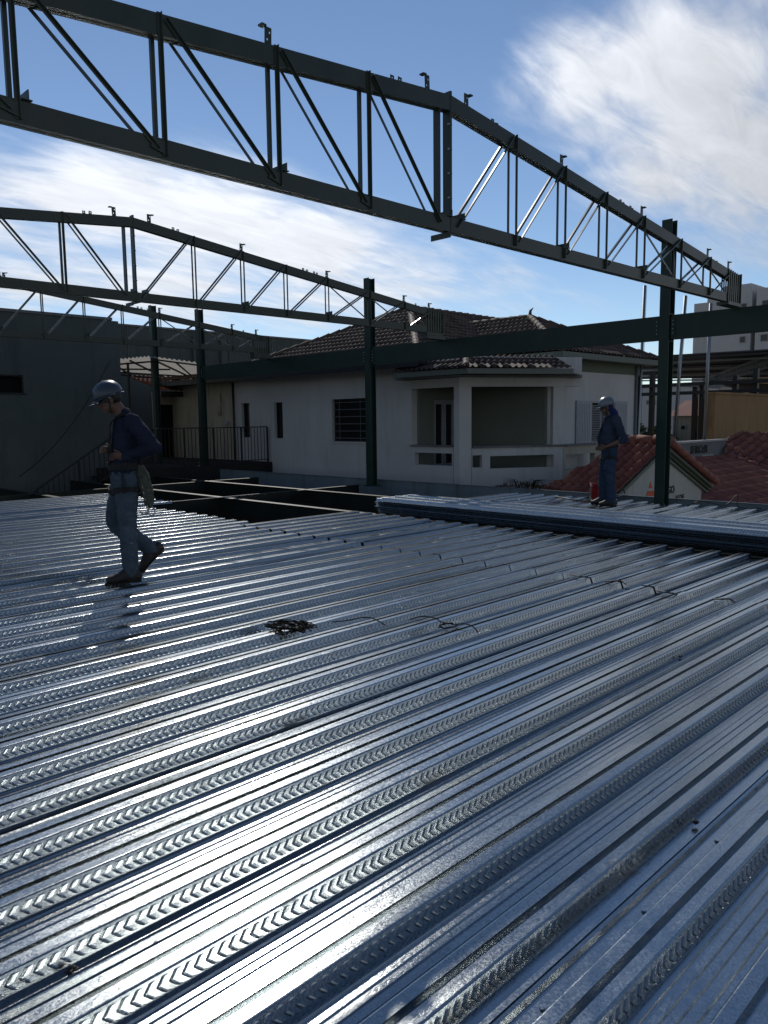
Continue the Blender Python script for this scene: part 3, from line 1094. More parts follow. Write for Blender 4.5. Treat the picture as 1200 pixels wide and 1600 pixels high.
# wing at the right
PW, PE = Vector((17.55, 11.08, ze)), Vector((23.05, 11.08, ze))
WK = Vector((20.3, 14.0, 4.54))
WB = Vector((20.3, 18.5, 4.54))
roof_tiles('roof', [PW, PE, WK], (0, -1, 0), T_, house, HO)
roof_tiles('roof', [PW, WK, WB, Vector((17.55, 18.5, ze))], (-1, 0, 0), T_, house, HO)
roof_tiles('roof', [PE, Vector((23.05, 18.5, ze)), WB, WK], (1, 0, 0), T_, house, HO)
ridge_caps(PW, WK, T_, house, HO)
ridge_caps(PE, WK, T_, house, HO)
ridge_caps(WK, WB, T_, house, HO)
f = MB().tube([WK + Vector((0, 0, .05)), WK + Vector((0, -.02, .22)), WK + Vector((.03, -.10, .30))], [.06, .04, .012], 8)
f.build('finial', T_, house, HO)
MB().box((EX - .02, 13.3, 2.80), (EX + .02, YL + .5, 2.975)).box((EX + .022, 13.3, 2.86), (HX - .032, YL + .5, 2.90)).box((EX - .02, 13.3, 2.977), (EX + .02, 20.85, ze - .01)).build('fascia', M['black'], house, HO)
m2 = MB().box((17.53, 11.06, 3.035), (23.07, 11.10, ze - .012)).box((17.56, 11.102, 3.04), (23.05, YR - .003, 3.06))
m2.box((17.53, 11.102, 3.0355), (17.57, 13.4, ze - .012)).box((23.03, 11.102, 3.0355), (23.07, 18, ze - .012)).box((17.57, YR + .002, 3.0405), (18.2, 13.4, 3.06))
m2.build('fascia', M['fascia'], house, HO)
MB().box((17.9, YR - .025, 2.74), (XC, YR - .003, 3.038)).build('frieze', M['green_trim'], house, HO)
mb = MB()
wall_panel(mb, (18.0, 14.0), (18.0, YR + .003), 2.3, 3.04, .2)
mb.build('wall', M['white_wall'], house, HO)
# porch skirt roof: two short slopes meeting over the corner pillar
zp = 2.665
q0 = Vector((14.4, 14.16, zp))
q1 = Vector((14.4, 11.72, zp))
q2 = at_plane(q1, HN, 897, 581)
q2.z = zp
i0 = Vector((HX + .3, 14.16, zp + .36))
i1 = Vector((HX + .3, 12.45, zp + .36))
i2 = q2 + HN * 1.1 + Vector((0, 0, .36))
roof_tiles('roof', [q0, q1, i1, i0], (-1, 0, 0), T_, house, HO, pitch=.16, amp=.028)
roof_tiles('roof', [q1, q2, i2, i1], -HN, T_, house, HO, pitch=.16, amp=.028)
ridge_caps(q1 + Vector((.04, .04, 0)), i1, T_, house, HO, .08, .3)
mb = MB()
mb.prism([q0 + Vector((.03, 0, -.125)), q1 + Vector((.03, .03, -.125)), q1 + Vector((.03, .03, .0)), q0 + Vector((.03, 0, .0))], (0.05, 0, 0))
mb.build('fascia', M['fascia'], house, HO)
mb = MB()
a, b = q1 + HN * .03 + HD * .03, q2 + HN * .03
mb.prism([a + Vector((0, 0, -.125)), b + Vector((0, 0, -.125)), b, a], HN * 0.05)
mb.build('fascia', M['fascia'], house, HO)
# boarded soffit of the skirt
mb = MB()
mb.prism([q0 + Vector((.082, 0, -.11)), q1 + Vector((.082, .1, -.11)), Vector((HX - .008, 12.42, zp - .11)), Vector((HX - .008, 14.16, zp - .11))], (0, 0, .02))
mb.prism([q1 + Vector((.09, .09, -.11)) + HD * .08, q2 + HN * .082 + Vector((0, 0, -.11)), HC1 + HD * .5 + Vector((0, 0, zp - .11)), HC0 - HN * .008 + HD * .004 + Vector((0, 0, zp - .11))], (0, 0, .02))
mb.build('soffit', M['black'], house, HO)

# ------------------------------------------------------------------ terrace, railing, stairs, canopy on the left
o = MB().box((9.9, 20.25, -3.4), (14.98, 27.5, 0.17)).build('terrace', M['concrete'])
tag(o, 'raised dark concrete terrace beside the left end of the pale house', 'terrace')


def railing(p0, p1, h, spacing, label, rail_z=0.08):
    p0, p1 = Vector(p0), Vector(p1)
    L = Vector((p1.x - p0.x, p1.y - p0.y, 0)).length
    root = empty('railing', p0)
    m = MB()
    m.bar(p0 + Vector((0, 0, h)), p1 + Vector((0, 0, h)), 0.045, 0.03, (0, 1, 0))
    m.build('top_rail', M['black'], root, p0)
    m = MB()
    m.bar(p0 + Vector((0, 0, rail_z)), p1 + Vector((0, 0, rail_z)), 0.035, 0.025, (0, 1, 0))
    m.build('bottom_rail', M['black'], root, p0)
    n = int(L / spacing)
    for k in range(n + 1):
        q = p0.lerp(p1, k / n)
        post = k % 8 == 0 or k == n
        m = MB()
        w = 0.022 if post else 0.008
        m.box((q.x - w, q.y - w, q.z + (0 if post else rail_z + 0.013)), (q.x + w, q.y + w, q.z + h - 0.016))
        m.build('post' if post else 'baluster', M['black'], root, p0)
    return tag(root, label, 'railing')


railing((14.85, 20.30, 0.172), (10.1, 20.30, 0.172), 1.13, 0.125, 'black metal railing along the terrace edge beside the pale house')
st = empty('stairs', (9.85, 20.9, -3.4))
for k in range(13):
    zt = 0.17 - (k + 1) * 0.19
    MB().box((9.85 - 0.28 * (k + 1), 20.35, zt - 0.12), (9.85 - 0.28 * k + .02, 21.6, zt)).build('step', M['concrete'], st, (9.85, 20.9, -3.4))
tag(st, 'dark concrete stairs going down to the left along the grey-green wall', 'stairs')
railing((9.82, 20.36, 0.10), (6.3, 20.36, -2.1), 1.10, 0.14, 'sloping black handrail of the stairs at the left wall', 0.14)

# canopy of translucent corrugated sheet
can = empty('canopy', (11.5, 24.5, 0.17))
CA = at('Y', 24.6, 140, 566)
CB = at('Y', 23.0, 236, 557)
CC = at('Y', 21.8, 313, 567)
CAD = at('Y', 28.2, 150, 577)
CCD = at('Y', 26.8, 309, 592)


def corr_sheet(a, b, c, d, waves, amp):
    """sheet a-b (corrugated edge) to d-c"""
    mb = MB()
    n = waves * 8
    vs = []
    for i in range(n + 1):
        t = i / n
        h = Vector((0, 0, amp * math.sin(2 * math.pi * waves * t)))
        vs += [a.lerp(b, t) + h, d.lerp(c, t) + h]
    mb.add(vs, [(2 * i, 2 * i + 2, 2 * i + 3, 2 * i + 1) for i in range(n)], True)
    return mb


# the corrugations run from the wavy front edge CA-CB to the back edge
def cq(u, v):
    return CA.lerp(CB, u).lerp(CAD.lerp(CCD, u), v)


CCm = CC
o = corr_sheet(CA, CB, CCD, CAD, 16, 0.035).build('roof_sheet', M['canopy'], can, (11.5, 24.5, 0.17), fix=False)
o = corr_sheet(CC, CB, CCD, CCD.lerp(CC, .02), 10, 0.02).build('roof_sheet', M['canopy'], can, (11.5, 24.5, 0.17), fix=False)
fr = MB()
dz = Vector((0, 0, -0.07))
for t in (0.0, 0.33, 0.66, 1.0):
    fr.bar(CA.lerp(CB, t) + dz, CAD.lerp(CCD, t) + dz, 0.05, 0.05, (0, 0, 1))
for t in (0.03, 0.36, 0.68, 0.97):
    fr.bar(cq(0, t) + dz * 1.9, cq(1, t) + dz * 1.9, 0.05, 0.05, (0, 0, 1))
fr.bar(CB + dz * 1.2, CC + dz * 1.2, .05, .05, (0, 0, 1)).bar(CC + dz * 1.2, CCD + dz * 1.2, .05, .05, (0, 0, 1)).bar(CB.lerp(CC, .5) + dz * 1.2, CCD + dz * 1.2, .04, .04, (0, 0, 1))
fr.build('frame', M['black'], can, (11.5, 24.5, 0.17))
for p in (CA.lerp(CB, .62), CC, CCD):
    MB().box((p.x - .03, p.y - .03, 0.172), (p.x + .03, p.y + .03, p.z - .12)).build('post', M['black'], can, (11.5, 24.5, 0.17))
tag(can, 'pale translucent corrugated canopy on a thin black frame over the terrace', 'canopy')

# ------------------------------------------------------------------ buildings on the left
YW = 22.0
bl = empty('building', (4, 24, -3.4))
BO = (4, 24, -3.4)
xr = at('Y', YW, 172, 500).x
mb = MB()
w0 = at('Y', YW, -60, 583)
w1 = at('Y', YW, 38, 614)
wall_panel(mb, (-8, YW), (xr, YW), -3.4, 4.47, 0.25, [(w0.x + 8, w1.x + 8, w1.z, w0.z)])
wall_panel(mb, (xr, YW + 0.0), (xr, 27.9), -3.4, 4.465, -0.25)
mb.build('wall', M['green_wall'], bl, BO)
MB().box((-8.05, YW - 0.04, 4.472), (xr + 0.05, YW + 0.3, 4.55)).build('coping', M['grey_wall'], bl, BO)
wn = MB()
wn.box((w0.x, YW + .18, w1.z), (w1.x, YW + .20, w0.z)).build('window', M['void'], bl, BO)
f = MB()
f.box((w0.x, YW - .02, w1.z - .05), (w1.x + .05, YW + .04, w1.z - .003)).box((w1.x - .04, YW + .03, w1.z), (w1.x - .002, YW + .07, w0.z)).box((w0.x, YW + .031, w0.z - .04), (w1.x - .042, YW + .069, w0.z - .002))
f.build('window_frame', M['black'], bl, BO)
MB().box((-8, YW + .26, 4.2), (xr - .26, 27.8, 4.3)).build('roof', M['concrete'], bl, BO)
tag(bl, 'tall grey-green rendered building at the left edge with one dark window', 'building')

b2 = empty('building', (16, 33, -3.4))
BO = (16, 33, -3.4)
Y2 = 31.0
za = at('Y', Y2, 180, 505)
zb = at('Y', Y2, 425, 530)
mb = MB()
wall_panel(mb, (za.x - 3, Y2), (zb.x + 4, Y2), -3.4, za.z - 0.08, 0.3)
mb.build('wall', M['green_wall'], b2, BO)
x = za.x - 2
pw = MB()
while x < zb.x + 4:
    pw.box((x, Y2 - 0.04, -3.4), (x + 0.02, Y2 - .002, za.z - 0.1))
    x += 1.25
pw.build('panel_joints', M['grey_wall'], b2, BO)
for px in (305, 348):
    p = at('Y', Y2, px, 560)
    MB().box((p.x - .16, Y2 - .16, -3.4), (p.x + .16, Y2 - .045, za.z - .3)).build('pier', M['green_wall'], b2, BO)
MB().box((za.x - 3, Y2 + .31, za.z - .4), (zb.x + 4, Y2 + 12, za.z - .3)).build('roof', M['concrete'], b2, BO)
MB().box((za.x - 3.05, Y2 - .05, za.z - .078), (zb.x + 4.05, Y2 + .35, za.z)).build('coping', M['grey_wall'], b2, BO)
tag(b2, 'long dark panelled building behind the canopy and the farthest truss', 'building')

# low tiled outbuilding between the canopy and the house
oA, oB = at('Y', 25.6, 252, 611), at('Y', 25.6, 362, 612)
oz = oA.z
ob = empty('outbuilding', (oA.x, 27, 0.17))
OO = (oA.x, 27, 0.17)
roof_tiles('roof', [Vector((oA.x, 25.6, oz)), Vector((oB.x, 25.6, oz)), Vector((oB.x, 28.6, oz + .7)), Vector((oA.x, 28.6, oz + .7))], (0, -1, 0), M['dark_red_tile'], ob, OO)
MB().box((oA.x, 25.62, oz - .2), (oB.x, 25.68, oz - .005)).build('fascia', M['black'], ob, OO)
mb = MB()
wall_panel(mb, (oA.x + .2, 26.5), (oB.x, 26.5), 0.17, oz, 0.2)
mb.build('wall', M['cream_wall'], ob, OO)
MB().box((oA.x + .3, 26.44, 0.18), (oA.x + 1.15, 26.498, 2.15)).build('door', M['void'], ob, OO)
tag(ob, 'low outbuilding with a red tile eave behind the terrace railing', 'outbuilding')

cable = MB().tube(catmull([at('Y', YW - .15, 172, 564), at('Y', YW - .3, 140, 622), at('Y', YW - .4, 105, 672), at('Y', YW - .6, 66, 716), at('Y', YW - .8, 30, 745)], 8), 0.012, 6).build('cable', M['black_wire'])
tag(cable, 'thin black cable sagging down across the grey-green wall', 'cable')

# ------------------------------------------------------------------ gabled house with red tiles, right
GY = 8.0
GA = Vector((16.75, GY - 0.25, 0.84))
sl = 0.42
sr = 0.41
gh = empty('house', (17.3, 9, -3.4))
GO = (17.3, 9, -3.4)
yb = 10.85
eL = Vector((13.25, GY - 0.25, GA.z - sl * 3.5))
n_ = Vector((sl, 0, -1)).normalized()
yv = at('X', 16.75, 979, 692).y
gb_ = at_plane(GA, (eL - GA).cross(Vector((0, 1, 0))), 858, 762)
roof_tiles('roof', [GA, eL, Vector((eL.x, gb_.y + .4, eL.z)), gb_, Vector((GA.x, yv, GA.z))], (-1, 0, 0), M['red_tile'], gh, GO, pitch=0.215, course=0.40, amp=0.046, step=0.026, per=8)
eR = Vector((19.32, GY - 0.25, GA.z - sr * 2.57))
roof_tiles('roof', [GA, Vector((GA.x, yv, GA.z)), Vector((eR.x, yv, eR.z)), eR], (1, 0, 0), M['red_tile'], gh, GO, pitch=0.215, course=0.40, amp=0.046, step=0.026, per=8)
ridge_caps((GA.x, GY - 0.3, GA.z + .06), (GA.x, yv, GA.z + .06), M['red_tile'], gh, GO, 0.11, 0.40)
# rake tiles on the right-hand verge
mb = MB()
t0 = GA + Vector((0, -.02, .04))
t1 = eR + Vector((0, -.02, .04))
L = (t1 - t0).length
k = 0
while k < L - .1:
    a = t0.lerp(t1, k / L)
    b = t0.lerp(t1, min(1, (k + .42) / L))
    mb.tube([a, b + Vector((0, 0, .02))], [0.075, 0.09], 8)
    k += .4
mb.build('verge_tiles', M['red_tile'], gh, GO)
mb = MB()
mb.prism([Vector((13.4, GY, -3.4)), Vector((19.1, GY, -3.4)), Vector((19.1, GY, GA.z - sr * 2.35 - .12)), Vector((GA.x, GY, GA.z - 0.12)), Vector((13.4, GY, GA.z - sl * 3.35 - .12))], (0, 0.2, 0))
mb.prism([Vector((18.9, GY + .2, -3.4)), Vector((19.1, GY + .2, -3.4)), Vector((19.1, GY + .2, -.30)), Vector((18.9, GY + .2, -.22))], (0, 1.0, 0))
mb.build('wall', M['gable_wall'], gh, GO)
for sgn, e, s_ in ((-1, eL, sl), (1, eR, sr)):
    for k, (dz0, dz1, y0) in enumerate(((-.03, -.10, -.20), (-.11, -.17, -.13), (-.18, -.24, -.07))):
        mb = MB()
        mb.prism([GA + Vector((0, .25 + y0, dz0)), Vector((e.x, GY + y0, e.z + dz0)), Vector((e.x, GY + y0, e.z + dz1)), GA + Vector((0, .25 + y0, dz1))], (0, -y0 - .003, 0))
        mb.build('verge_trim', M['green_trim'] if k == 1 else M['fascia'], gh, GO)
tag(gh, 'small gabled house with sunlit red barrel tiles and a pale gable wall with painted lettering', 'house')


FONT = bpy.data.fonts.get('Bfont')


def text_part(body, loc, ux, size, mat, parent, org, depth=0.012, sx=1.0):
    """raised lettering standing on a wall; ux = reading direction"""
    cu = bpy.data.curves.new('lettering', 'FONT')
    cu.body = body
    cu.size = size
    cu.extrude = depth / 2
    cu.offset = size * 0.02
    tmp = bpy.data.objects.new('lettering_tmp', cu)
    col.objects.link(tmp)
    dg = bpy.context.evaluated_depsgraph_get()
    me = bpy.data.meshes.new_from_object(tmp.evaluated_get(dg))
    bpy.data.objects.remove(tmp)
    ux = Vector(ux).normalized()
    uz = Vector((0, 0, 1))
    un = ux.cross(uz)
    for v in me.vertices:
        v.co = Vector(loc) - Vector(org) + ux * v.co.x * sx + uz * v.co.y + un * v.co.z
    me.materials.clear()
    me.materials.append(mat)
    o = bpy.data.objects.new('lettering', me)
    col.objects.link(o)
    o.location = org
    if parent is not None:
        adopt(o, parent)
    return o


pI = at('Y', GY, 1040.5, 771.5)
text_part('\u00cdGO', (pI.x, GY - .008, pI.z), (1, 0, 0), 0.235, M['letter'], gh, GO)
pL = at('Y', GY, 1054.5, 779.5)
text_part('ALDE', (pL.x, GY - .008, pL.z - .06), (1, 0, 0), 0.20, M['letter'], gh, GO)
# orange cone mark painted on the gable
c0 = at('Y', GY, 1016, 753)
c1 = at('Y', GY, 1013.5, 763)
c2 = at('Y', GY, 1019, 762.5)
c3 = at('Y', GY, 1012, 767.2)
c4 = at('Y', GY, 1020.5, 766.6)
c5 = at('Y', GY, 1009, 775)
c6 = at('Y', GY, 1023, 774.6)
mb = MB()
mb.prism([Vector((p.x, GY - .012, p.z)) for p in (c1, c2, c0)], (0, .01, 0))
mb.prism([Vector((p.x, GY - .012, p.z)) for p in (c5, c6, c4, c3)], (0, .01, 0))
mb.build('cone_emblem', M['orange'], gh, GO)

# ------------------------------------------------------------------ sign parapet and further red roofs at the right
SY = 10.6
sw = empty('parapet_wall', (24.5, SY, -3.4))
SO = (24.5, SY, -3.4)
s0 = at('Y', SY, 1040, 690)
s1 = at('Y', SY, 1129, 686)
mb = MB()
wall_panel(mb, (s0.x, SY), (s1.x + .3, SY), -3.4, s1.z - 0.06, 0.2)
mb.build('wall', M['grey_wall'], sw, SO)
MB().box((s0.x, SY - .06, s1.z - .058), (s1.x + .32, SY + .26, s1.z)).build('coping', M['frame'], sw, SO)
p = at('Y', SY, 1078, 709)
text_part('SFIRO:BI', (p.x, SY - .008, p.z), (1, 0, 0), 0.36, M['letter'], sw, SO, .03)
p2 = at('Y', SY, 1096, 711)
MB().box((p2.x, SY - .03, p2.z - .05), (p2.x + .9, SY - .002, p2.z)).build('sign_ledge', M['frame'], sw, SO)
tag(sw, 'grey parapet wall with a pale cap and small dark sign letters beyond the gabled house', 'wall')

rh = empty('house', (27, 7, -3.4))
RO = (27, 7, -3.4)
s2 = 0.33
zt = at('Y', SY - .3, 1110, 717).z
pl0 = Vector((25, SY - .3, zt))
pln = Vector((0, -s2, 1)).normalized()
A_ = [at_plane(pl0, pln, *q) for q in ((1075, 717), (1131, 713), (1204, 736), (1225, 800), (1085, 800))]
roof_tiles('roof', A_, (0, -1, 0), M['dark_red_tile'], rh, RO, pitch=.19, course=.4, amp=.026)
v0, v1 = A_[1], A_[2]
# upper slope falls towards -X and meets the lower one in the valley v0-v1
vd = (v1 - v0)
n2 = vd.cross(Vector((0.15, 1, 0.55)))
sd = Vector((-1, 0.1, -0.36))
n2 = vd.cross(sd).normalized()
top = [at_plane(v0, n2, *q) for q in ((1133, 690), (1160, 678), (1206, 676.5))]
roof_tiles('roof', [v0, v1 + vd * .1, top[2], top[1], top[0]], sd, M['dark_red_tile'], rh, RO, pitch=.26, course=.45, amp=.045, step=.022)
ridge_caps(v0 + Vector((0, 0, .02)), v1 + Vector((0, 0, .02)), M['dark_red_tile'], rh, RO, .09)
ridge_caps(top[0], top[1], M['dark_red_tile'], rh, RO, .07)
MB().box((A_[4].x - 1, 3.6, -3.4), (A_[2].x + 6, SY - .6, -2.2)).build('wall', M['cream_wall'], rh, RO)
tag(rh, 'low red-tiled house at the far right with two roof slopes meeting in a valley', 'house')

# ------------------------------------------------------------------ galvanised poles and wires
for (px0, py0, px1, py1, X, lab) in ((1007.5, 446, 996.5, 690, 24.2, 'leftmost of the three slender galvanised poles, beside the pale house corner'),
                                     (1071, 462, 1053, 688, 24.6, 'middle slender galvanised pole, just right of the tall green column'),
                                     (1110.5, 474, 1100.5, 687, 24.8, 'rightmost slender galvanised pole, standing on the grey parapet cap')):
    yy = at('Z', s1.z, px1, py1)
    base = at('Y', SY + .1, px1, py1) if px1 > 1000 else at('Y', SY + .9, px1, py1)
    tp = at('Y', base.y + (0.0), px0, py0)
    tp = Vector((base.x, base.y, tp.z))
    lean = at('Y', base.y, px0, py0)
    root = empty('pole', base)
    MB().tube([base + Vector((0, 0, -4.0 if px1 < 1000 else 0)), base, Vector((lean.x, base.y, lean.z))], 0.048, 10).build('tube', M['galv_dull'], root, base)
    MB().tube([base + Vector((.16, 0, 0)), Vector((lean.x + .13, base.y, lean.z))], 0.006, 5).build('stay_wire', M['black_wire'], root, base)
    MB().box((base.x - .09, base.y - .05, base.z + .001), (base.x + .09, base.y + .05, base.z + .02)).build('base_plate', M['galv_dull'], root, base)
    tag(root, lab, 'pole', 'slender galvanised poles')

# ------------------------------------------------------------------ ochre building, shed, town, tower
tb = empty('building', (33, 13, -3.4))
TO = (33, 13, -3.4)
YO = 11.5
p0 = at('Y', YO, 1116, 660)
p1 = at('Y', YO, 1122, 616)
p2 = at('Y', YO, 1260, 612)
mb = MB()
wall_panel(mb, (p0.x, YO), (p2.x + 6, YO), -3.4, p1.z, 0.3)
vd_ = Vector((p0.x + .01, YO + .3, 0)).normalized() * 9
mb.prism([Vector((p0.x + .02, YO + .302, -3.4)), Vector((p0.x + .3, YO + .302, -3.4)), Vector((p0.x + .3, YO + .302, p1.z - .003)), Vector((p0.x + .02, YO + .302, p1.z - .003))], vd_)
mb.build('wall', M['tan_wall'], tb, TO)
MB().box((p0.x - .04, YO - .05, p1.z + .002), (p2.x + 6, YO + .35, p1.z + .08)).build('coping', M['tan_wall'], tb, TO)
q = at('Y', YO + 2, 1168, 613)
roof_tiles('roof', [Vector((q.x, YO + 1, p1.z - .1)), Vector((q.x + 14, YO + 1, p1.z - .1)), Vector((q.x + 14, YO + 5, p1.z + 1.0)), Vector((q.x + 3, YO + 5, p1.z + 1.0))], (0, -1, 0), M['old_tile'], tb, TO)
tag(tb, 'plain ochre rendered building at the right, above the red tile roofs', 'building')

# open steel shed behind
sh = empty('shed', (45, 24, -3.4))
HO2 = (45, 24, -3.4)
DX = 44.0
def SP(x, y, X=DX):
    return at('X', X, x, y)
r0, r1 = SP(1000, 559, 38.0), SP(1260, 544, 38.0)       # near edge, high above the eye
r2, r3 = SP(1000, 592, 52.0), SP(1260, 588, 52.0)       # far edge, seen from below
mb = MB()
mb.prism([r0, r1, r3, r2], (0, 0, 0.06))
mb.build('roof_sheet', M['shed_sheet'], sh, HO2)
for k in range(8):
    t = k / 7
    a = r0.lerp(r2, t) + Vector((0, 0, -.13))
    b = r1.lerp(r3, t) + Vector((0, 0, -.13))
    MB().bar(a, b, .09, .20, (0, 0, 1)).build('purlin', M['galv_dull'] if k % 2 else M['black'], sh, HO2)
ga, gb = SP(1098, 604, DX - 4), SP(1240, 562, DX - 4)
gh_ = Vector((0, 0, 0.62))
m2 = MB()
m2.bar(ga, gb, .12, .12, (1, 0, 0)).bar(ga + gh_ * .55, gb + gh_, .12, .12, (1, 0, 0))
nb = 34
for k in range(nb):
    a = ga.lerp(gb, k / nb)
    b = (ga + gh_ * .55).lerp(gb + gh_, (k + .5) / nb)
    c = ga.lerp(gb, (k + 1) / nb)
    m2.bar(a, b, .05, .05, (1, 0, 0)).bar(b, c, .05, .05, (1, 0, 0))
m2.build('lattice_girder', M['grey_wall'], sh, HO2)
for px, yt in ((1020, 580), (1087, 604), (1098, 600), (1150, 587), (1182, 576)):
    p = SP(px, yt, DX - 9.2)
    MB().box((p.x - .11, p.y - .10, -3.4), (p.x + .11, p.y + .10, p.z)).build('column', M['black'], sh, HO2)
for y0, y1 in ((601, 606), (614, 619)):
    a, b = SP(1000, y0, DX - 9.5), SP(1000, y1, DX - 9.5)
    c = SP(1205, y0 - 2, DX - 9.5)
    MB().box((a.x - .1, c.y, b.z), (a.x + .1, a.y, a.z)).build('tie_beam', M['black'], sh, HO2)
tag(sh, 'open dark steel shed roof with purlins and a lattice girder behind the poles', 'shed')

# town seen below the shed
def block(name, px0, px1, ytop, X, depth, mat, label, wins=(), roof=None, cat='building'):
    a, b = at('X', X, px0, ytop), at('X', X, px1, ytop)
    o = (X, (a.y + b.y) / 2, -3.4)
    r = empty(name, o)
    y0, y1 = b.y, a.y
    MB().box((X, y0, -3.4), (X + depth, y1, a.z)).build('wall', mat, r, o)
    for (wx0, wx1, wy0, wy1) in wins:
        p, q = at('X', X, wx0, wy0), at('X', X, wx1, wy1)
        w = MB().box((X - .06, q.y, q.z), (X - .003, p.y, p.z)).build('window', M['frame'], r, o)
        MB().box((X - .075, q.y + .06, q.z + .06), (X - .062, p.y - .06, p.z - .06)).build('pane', M['glass'], w, o)
    if roof:
        zt_ = a.z
        cx = X + depth / 2
        MB().prism([Vector((X - .4, y0 - .3, zt_)), Vector((cx, y0 - .3, zt_ + roof)), Vector((X + depth + .4, y0 - .3, zt_))], (0, y1 - y0 + .6, 0)).build('roof', M['dark_red_tile'], r, o)
    else:
        MB().box((X - .08, y0 - .08, a.z + .003), (X + depth, y1 + .08, a.z + .25)).build('coping', M['grey_wall'], r, o)
    return tag(r, label, cat)


block('building', 985, 1062, 607, 62, 8, M['tower_wall'], 'whitish town building seen under the shed between the house and the tall green column',
      [(1010, 1017, 625, 632), (1019, 1025, 625, 632), (1032, 1038, 612, 618), (1060, 1066, 624, 633)][:3])
block('building', 1058, 1078, 607, 66, 8, M['grey_wall'], 'narrow grey town building right of the tall green column, under the shed', [(1061, 1067, 626, 634)])
block('building', 1079, 1125, 606, 72, 8, M['cream_wall'], 'cream town building behind the shed columns, left of the ochre wall', [(1091, 1096, 622, 630)])
block('house', 1052, 1120, 650, 52, 5, M['cream_wall'], 'low far house with a dull red roof under the shed', [(1064, 1072, 664, 672)], 1.1, 'house')
block('building', 1163, 1178, 583, 90, 6, M['tan_wall'], 'slim ochre block with two dark windows under the lattice girder', [(1166, 1171, 588, 596), (1173, 1177, 587, 595)])
block('building', 1179, 1260, 570, 100, 8, M['tower_wall'], 'pale blue-grey block at the right edge below the lattice girder', ())
block('building', 1105, 1162, 592, 110, 8, M['cream_wall'], 'cream block low behind the lattice girder and the ochre wall')
o = MB().box((40.0, 2, -3.4), (40.2, 26, 0.2)).build('boundary_wall', M['grey_wall'])
tag(o, 'low dark boundary wall in front of the street under the shed', 'wall')

# a few street trees between the town blocks
def tree(px, X, h, label):
    b = at('X', X, px, 690)
    b = Vector((b.x, b.y, -3.4))
    r = empty('tree', b)
    MB().tube(catmull([b, b + Vector((.1, .05, h * .3)), b + Vector((.05, .2, h * .6)), b + Vector((.2, .1, h * .85))], 4), [0.16 - .007 * k for k in range(13)], 7).build('trunk', M['bark'], r, b)
    m = MB()
    for c in range(16):
        cc = b + Vector((rnd(-1, 1) * h * .26, rnd(-1, 1) * h * .26, h * rnd(.55, 1.0)))
        m.tube([b + Vector((.05, .1, h * .5)), cc], [.05, .015], 5)
        for k in range(130):
            d = Vector((random.gauss(0, 1), random.gauss(0, 1), random.gauss(0, .8))) * h * .065
            p = cc + d
            u = Vector((rnd(-1, 1), rnd(-1, 1), rnd(-1, 1))).normalized() * .14
            v = u.cross(Vector((rnd(-1, 1), rnd(-1, 1), rnd(-1, 1)))).normalized() * .07
            m.add([p - u, p + v, p + u, p - v], [(0, 1, 2, 3)])
    m.build('crown', M['foliage'], r, b, fix=False)
    return tag(r, label, 'tree')


tree(1017, 50, 4.2, 'small dark street tree seen just left of the tall green column')
tree(1092, 55, 3.6, 'small dark street tree seen behind the shed columns')

# apartment tower
TX = 150.0
tw = empty('apartment_tower', (TX, 60, -3.4))
TWO = (TX, 60, -3.4)
ta, tb_, tc, td = (at('X', TX, px, 452) for px in (1106, 1176, 1186, 1290))
tz = at('X', TX, 1150, 453).z
la = at('X', TX + 6, 1085, 470)
lz = at('X', TX + 6, 1090, 470).z
mb = MB()
mb.box((TX, tb_.y, -3.4), (TX + 14, ta.y, tz)).box((TX + 3, tc.y, -3.4), (TX + 14, tb_.y, tz - 1))
mb.box((TX - 1, td.y, -3.4), (TX + 14, tc.y, tz - .4))
mb.box((TX + 6, ta.y, -3.4), (TX + 20, la.y, tz - .8))
mb.build('wall', M['tower_wall'], tw, TWO)
m2 = MB().box((TX + 2, tb_.y + 1, tz), (TX + 10, tb_.y + 6, tz + 1.2))
m2.build('parapet_block', M['tower_wall'], tw, TWO)
fl = 3.0
for k in range(9):
    z = tz - 2.6 - k * fl
    if z < 0:
        break
    for yy in (ta.y + 0.5, ):
        w = MB().box((TX + 5.9, yy + .3, z - .8), (TX + 5.99, yy + 1.7, z)).build('window', M['frame'], tw, TWO)
        MB().box((TX + 5.84, yy + .4, z - .7), (TX + 5.895, yy + 1.6, z - .1)).build('pane', M['glass'], tw, TWO) if False else MB().box((TX + 5.84, yy + .4, z - .7), (TX + 5.895, yy + 1.6, z - .1)).build('pane', M['glass'], w, TWO)
    for j in range(4):
        yy = tc.y - 1.0 - j * 2.6
        w = MB().box((TX - 1.1, yy - 1.3, z - 1.3), (TX - 1.01, yy, z)).build('window', M['frame'], tw, TWO)
        MB().box((TX - 1.16, yy - 1.2, z - 1.2), (TX - 1.105, yy - .1, z - .1)).build('pane', M['glass'], w, TWO)
    w = MB().box((TX - .1, tb_.y + .9, z - 1.2), (TX - .01, tb_.y + 1.9, z)).build('window', M['frame'], tw, TWO)
    MB().box((TX - .16, tb_.y + 1, z - 1.1), (TX - .105, tb_.y + 1.8, z - .1)).build('pane', M['glass'], w, TWO)
tag(tw, 'tall pale grey apartment tower rising behind the truss end at the right edge', 'apartment tower')

